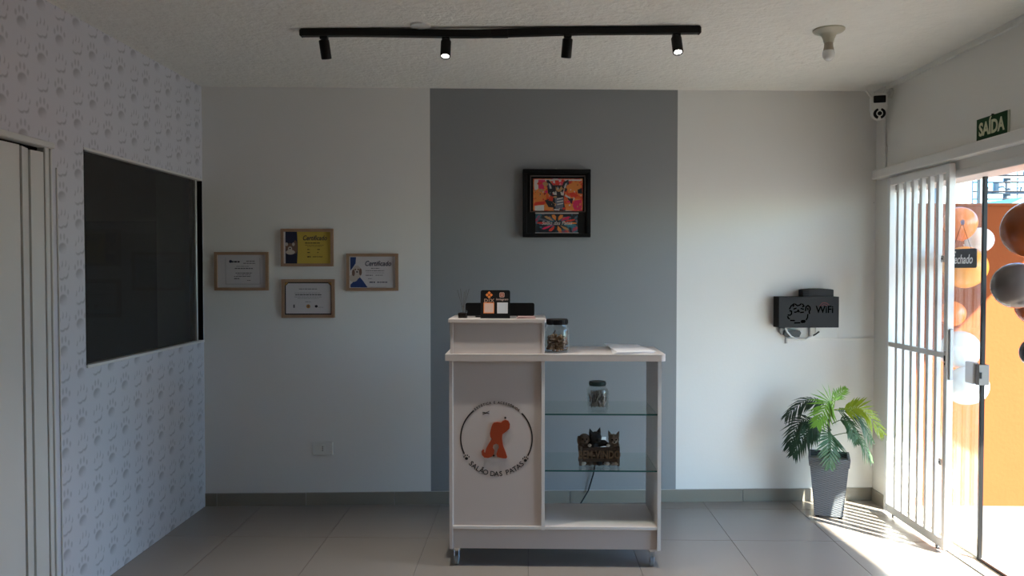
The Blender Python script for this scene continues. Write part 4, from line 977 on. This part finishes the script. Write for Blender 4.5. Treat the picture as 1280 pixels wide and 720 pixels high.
q = hit(1108.5, 187, 0, XR)
cw = thing('camera_cable', 'white cable conduit dropping from the security camera to the rail', 'cable', (XR, q.y, 2.21))
mb = MB(); mb.tube([(XR-.012, q.y+.01, cp.z+.02), (XR-.012, q.y+.004, 2.45), (XR-.010, q.y, q.z), (XR-.008, q.y-.004, 2.212)], .0065, 8); mb.build('cable', M_plastic, cw, smooth=True, world=True)
mb = MB(); mb.box(XR-.022, XR, q.y-.014, q.y+.014, q.z-.022, q.z+.018, .004); mb.build('clip', M_plastic, cw, world=True)
q = hit(1094, 252, 0, XR)
mb = MB(); mb.cyl((XR-.014, q.y, q.z-.01), (XR, q.y, q.z+.01), .009, .006, 8); tag(mb.build('wall_hook', M_black), 'tiny dark hook on the wall beside the gate top', 'hook')

# ------------------------------------------------------------------ ceiling track lighting
tl_, tr_ = hit(377, 38, 2, 2.735), hit(874, 36.5, 2, 2.735)
TY = 3.80
def tx(px): return hit(px, 45, 1, TY).x
xa, xm, xb_ = hit(377, 38, 1, TY).x, hit(625, 38, 1, TY).x, hit(874, 38, 1, TY).x
trk = thing('light_track', 'long black ceiling light track made of two joined lengths', 'light track', (xm, TY, CH))
def trz(x): return -.003-.012*max(0, 1-abs(x-tx(585))/.55)
for x0_, x1_ in ((xa, xm), (xm, xb_)):
    mb = MB(); n = 8
    for i in range(n):
        u0, u1 = x0_+(x1_-x0_)*i/n, x0_+(x1_-x0_)*(i+1)/n; za, zb = CH+trz(u0), CH+trz(u1)
        vs_ = [mb._v(v) for v in ((u0, TY-.0175, za-.034), (u0, TY+.0175, za-.034), (u0, TY+.0175, za), (u0, TY-.0175, za), (u1, TY-.0175, zb-.034), (u1, TY+.0175, zb-.034), (u1, TY+.0175, zb), (u1, TY-.0175, zb))]
        for f in ((0, 4, 5, 1), (3, 2, 6, 7), (0, 3, 7, 4), (1, 5, 6, 2)): mb._f([vs_[k] for k in f])
        if i == 0: mb._f([vs_[k] for k in (0, 1, 2, 3)])
        if i == n-1: mb._f([vs_[k] for k in (7, 6, 5, 4)])
    bmesh.ops.remove_doubles(mb.bm, verts=mb.bm.verts, dist=1e-5); mb.build('rail', M_blackm, trk, world=True)
mb = MB(); z_ = CH+trz(xm); mb.box(xm-.04, xm+.04, TY-.0195, TY+.0195, z_-.036, z_-.001, .002); mb.build('connector', M_blackm, trk, world=True)
for x_ in (xa, xb_):
    mb = MB(); mb.box(x_-.008, x_+.008, TY-.019, TY+.019, CH-.040, CH-.003, .006); mb.build('end_cap', M_blackm, trk, world=True)
dpos = hit(527, 34, 2, CH)
mb = MB(); mb.lathe([(0, CH), (.052, CH), (.048, CH-.008), (.02, CH-.014), (0, CH-.014)], (dpos.x, 3.752, 0), 24)
tag(mb.build('ceiling_rose', M_plastic, smooth=True), 'round white ceiling plate touching the light track', 'ceiling plate')
M_led = mat('lit_led', (1, 1, 1), .4, emit=(1.0, .98, .92), estr=7.0); M_ledoff = mat('unlit_led', (.10, .10, .10), .3)
for k, (px, tilt, on, lab) in enumerate(((405, (.09, .22, -1), False, 'unlit black spotlight nearest the left end of the track'), (557.5, (0, -.42, -1), True, 'lit black spotlight second along the track from the left'),
                                    (709.5, (-.08, .20, -1), False, 'unlit black spotlight third along the track from the left'), (845.5, (0.02, -.48, -1), True, 'lit black spotlight nearest the right end of the track'))):
    x_ = tx(px); zt = CH+trz(x_)-.034
    sp = thing('track_spotlight', lab, 'spotlight', (x_, TY, zt), 0, 'spotlights on the ceiling track')
    mb = MB(); mb.box(-.019, .019, -.016, .016, -.016, .0, .002); mb.cyl((0, 0, -.026), (0, 0, -.014), .012, seg=12); mb.build('adapter', M_blackm, sp)
    d = Vector(tilt).normalized(); p0 = Vector((0, 0, -.024)) - d*.006
    mb = MB(); mb.lathe([(0, 0), (.022, 0), (.0255, .004), (.0255, .088), (.0235, .092), (.019, .092), (.018, .080), (0, .080)], p0, 24, d); mb.build('barrel', M_blackm, sp, smooth=True)
    mb = MB(); mb.lathe([(0, .0855), (.0185, .0855), (.0185, .081), (0, .081)], p0, 20, d); mb.build('lamp_face', M_led if on else M_ledoff, sp)
    if on:
        ld = bpy.data.lights.new('spot_lamp', 'SPOT'); ld.energy = 40; ld.spot_size = 1.75; ld.spot_blend = .7; ld.color = (1, .95, .86); ld.shadow_soft_size = .018
        lo = bpy.data.objects.new('spot_lamp', ld); COL.objects.link(lo); lo.parent = sp; lo.location = p0+d*.095; lo.rotation_euler = d.to_track_quat('-Z', 'Y').to_euler()

# bulb holder
bpz = hit(1036, 37, 2, CH); M_porc = mat('cream_porcelain', (.52, .50, .40), .4)
bl = thing('bulb_holder', 'cream ceiling bulb holder with an unlit white bulb', 'light fitting', (bpz.x, bpz.y, CH))
mb = MB(); mb.lathe([(0, 0), (.076, 0), (.076, -.006), (.070, -.012), (.046, -.018), (.034, -.030), (.026, -.050), (.023, -.066), (0, -.066)], (0, 0, 0), 28); mb.build('rose', M_porc, bl, smooth=True)
mb = MB(); mb.lathe([(0, -.066), (.0205, -.066), (.022, -.085), (.026, -.104), (0, -.104)], (0, 0, 0), 24); mb.build('bulb_neck', mat('bulb_neck', (.40, .34, .26), .5), bl, smooth=True)
mb = MB(); mb.lathe([(.026, -.104), (.029, -.116), (.028, -.130), (.022, -.144), (.012, -.152), (0, -.154)], (0, 0, 0), 24); mb.build('bulb', mat('bulb_white', (.80, .80, .78), .2), bl, smooth=True)

# ------------------------------------------------------------------ potted palm
PR = math.radians(-20); PC = Vector((1.905, 4.905, 0))
pot = thing('planter', 'tall tapered grey woven planter by the sunny doorway', 'planter', PC, PR)
def weave_material():
    m = bpy.data.materials.new('woven_grey'); m.use_nodes = True
    n = m.node_tree; b = n.nodes['Principled BSDF']; b.inputs['Roughness'].default_value = .55
    tc = n.nodes.new('ShaderNodeTexCoord'); sp = n.nodes.new('ShaderNodeSeparateXYZ'); n.links.new(tc.outputs['Object'], sp.inputs[0])
    k = NB(n); x = k.add(sp.outputs[0], sp.outputs[1]); z = sp.outputs[2]
    row = k.m('FLOOR', k.mul(z, 1/.007)); ph = k.mul(row, PI)
    wv = k.mul(k.m('SINE', k.add(k.mul(x, PI/.020), ph)), .5)
    rz = k.m('ABSOLUTE', k.m('SINE', k.mul(z, PI/.007)))
    h = k.mul(rz, k.add(wv, .6))
    bp = n.nodes.new('ShaderNodeBump'); bp.inputs['Strength'].default_value = .9; bp.inputs['Distance'].default_value = .004
    n.links.new(h, bp.inputs['Height']); n.links.new(bp.outputs[0], b.inputs['Normal'])
    mx = n.nodes.new('ShaderNodeMix'); mx.data_type = 'RGBA'; mx.inputs[6].default_value = (.10, .112, .13, 1); mx.inputs[7].default_value = (.20, .222, .255, 1)
    n.links.new(h, mx.inputs[0]); n.links.new(mx.outputs[2], b.inputs['Base Color'])
    return m
M_weave = weave_material()
def frustum(mb, w0, w1, z0, z1, inner=None):
    a = [mb._v((sx*w0, sy*w0, z0)) for sx, sy in ((-1, -1), (1, -1), (1, 1), (-1, 1))]; b = [mb._v((sx*w1, sy*w1, z1)) for sx, sy in ((-1, -1), (1, -1), (1, 1), (-1, 1))]
    for i in range(4): mb._f([a[i], a[(i+1) % 4], b[(i+1) % 4], b[i]])
    return a, b
mb = MB(); a_, b_ = frustum(mb, .083, .112, .012, .335); mb._f(a_[::-1]); mb.build('body', M_weave, pot)
mb = MB(); a_, b_ = frustum(mb, .117, .122, .330, .382); c1_, c2_ = frustum(mb, .108, .110, .330, .382)
for i in range(4): j = (i+1) % 4; mb._f([b_[i], b_[j], c2_[j], c2_[i]]); mb._f([a_[j], a_[i], c1_[i], c1_[j]])
mb.build('rim', M_weave, pot)
mb = MB(); mb.box(-.108, .108, -.108, .108, .335, .345); mb.build('soil', mat('pale_filler', (.35, .36, .33), .9, bump=(80, .5)), pot)
for sx in (-1, 1):
    for sy in (-1, 1):
        mb = MB(); mb.box(sx*.066-.012, sx*.066+.012, sy*.066-.012, sy*.066+.012, 0, .014, .002); mb.build('foot', M_black, pot)

palm = thing('potted_palm', 'small artificial palm with drooping fronds growing from the grey planter', 'plant', (PC.x, PC.y, .345))
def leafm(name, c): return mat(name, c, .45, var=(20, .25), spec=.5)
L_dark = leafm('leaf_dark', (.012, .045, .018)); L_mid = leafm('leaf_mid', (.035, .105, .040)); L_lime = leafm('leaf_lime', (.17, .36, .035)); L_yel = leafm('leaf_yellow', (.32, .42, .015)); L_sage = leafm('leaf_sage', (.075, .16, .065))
mb = MB(); mb.tube([(PC.x, PC.y, .33), (PC.x+.004, PC.y-.004, .46), (PC.x-.004, PC.y, .58), (PC.x+.012, PC.y, .69), (PC.x+.018, PC.y, .75)], [.011, .010, .008, .005, .003], 8)
mb.build('stem', mat('palm_stem', (.06, .075, .03), .7), palm, smooth=True, world=True)
def frond(pts, width, m, face, n=13, lw=.010, droop=.3, t0=.30, a0=60):
    """pts: (px, py, depth y); leaflets fan from the upper part of the rib"""
    P3 = [hit(x, y, 1, d) for x, y, d in pts]
    def cr(t):
        k = t*(len(P3)-1); i = min(int(k), len(P3)-2); f = k-i
        p0 = P3[max(i-1, 0)]; p1 = P3[i]; p2 = P3[i+1]; p3 = P3[min(i+2, len(P3)-1)]
        return .5*((2*p1)+(p2-p0)*f+(2*p0-5*p1+4*p2-p3)*f*f+(3*p1-p0-3*p2+p3)*f**3)
    mb = MB(); R = [cr(i/16) for i in range(17)]
    mb.tube(R, [.0032*(1-.8*i/16) for i in range(17)], 6)
    face = Vector(face).normalized()
    for i in range(n):
        t = t0+(.99-t0)*i/(n-1); p = cr(t); tg = (cr(min(t+.03, 1))-cr(max(t-.03, 0))).normalized()
        nn = (face-tg*face.dot(tg)).normalized(); sd_ = tg.cross(nn)
        prof = math.sin(PI*min(1, .22+.70*(i/(n-1))))**.7
        for s in (-1, 1):
            L = width*prof*(1+random.uniform(-.1, .1)); ang = math.radians(a0-(a0-28)*i/(n-1)+random.uniform(-4, 4))
            d = (tg*math.cos(ang)+sd_*s*math.sin(ang)+nn*random.uniform(-.12, .08)).normalized()
            e = d.cross(nn).normalized()*lw*.5
            q0 = p; q1 = p+d*L*.45+nn*.002+Vector((0, 0, -droop*L*.10)); q2 = p+d*L+Vector((0, 0, -droop*L*.45))
            up_ = nn*.0018
            v0 = mb._v(q0-e*.4); v1 = mb._v(q0+e*.4); v2 = mb._v(q1-e); v3 = mb._v(q1+e); vm = mb._v(q1-up_); v4 = mb._v(q2)
            mb._f([v0, v2, vm]); mb._f([v0, vm, v1]); mb._f([v1, vm, v3]); mb._f([v2, v4, vm]); mb._f([vm, v4, v3])
    return mb.build('frond', m, palm, world=True, normals=False)
Y0 = PC.y
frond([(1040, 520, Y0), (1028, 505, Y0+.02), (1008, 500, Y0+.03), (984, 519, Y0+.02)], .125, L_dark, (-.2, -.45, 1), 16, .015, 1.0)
frond([(1042, 510, Y0), (1044, 499, Y0), (1048, 493, Y0+.02), (1056, 486, Y0+.02)], .066, L_lime, (.5, -.6, .6), 10, .012, .4)
frond([(1043, 512, Y0), (1058, 511, Y0-.03), (1078, 512, Y0-.06), (1103, 541, Y0-.08)], .115, L_yel, (.15, -.75, .6), 18, .016, .3)
frond([(1041, 512, Y0), (1050, 514, Y0+.02), (1072, 519, Y0+.03), (1089, 549, Y0+.03)], .125, L_sage, (.2, -.6, .8), 16, .015, .8)
frond([(1040, 545, Y0), (1060, 541, Y0-.01), (1074, 546, Y0-.02), (1088, 573, Y0-.02)], .105, L_sage, (.1, -.5, .8), 15, .015, .8)
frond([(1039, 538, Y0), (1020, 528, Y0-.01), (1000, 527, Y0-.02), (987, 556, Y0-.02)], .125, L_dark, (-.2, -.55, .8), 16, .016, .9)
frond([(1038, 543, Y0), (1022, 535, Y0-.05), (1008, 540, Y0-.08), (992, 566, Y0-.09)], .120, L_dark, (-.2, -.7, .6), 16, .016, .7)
frond([(1039, 538, Y0), (1030, 528, Y0+.03), (1022, 532, Y0+.03), (1012, 548, Y0+.02)], .100, L_mid, (0, -.8, .5), 14, .014, .5)
frond([(1041, 522, Y0-.01), (1041, 505, Y0-.05), (1034, 503, Y0-.11), (1022, 530, Y0-.14)], .125, L_lime, (-.3, -.9, .35), 17, .016, .2, .38, 78)
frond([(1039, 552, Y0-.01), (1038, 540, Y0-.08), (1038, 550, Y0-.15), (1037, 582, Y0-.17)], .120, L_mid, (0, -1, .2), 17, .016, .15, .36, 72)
frond([(1040, 530, Y0), (1052, 525, Y0-.02), (1062, 531, Y0-.05), (1070, 552, Y0-.06)], .085, L_mid, (.1, -.7, .6), 13, .014, .6)
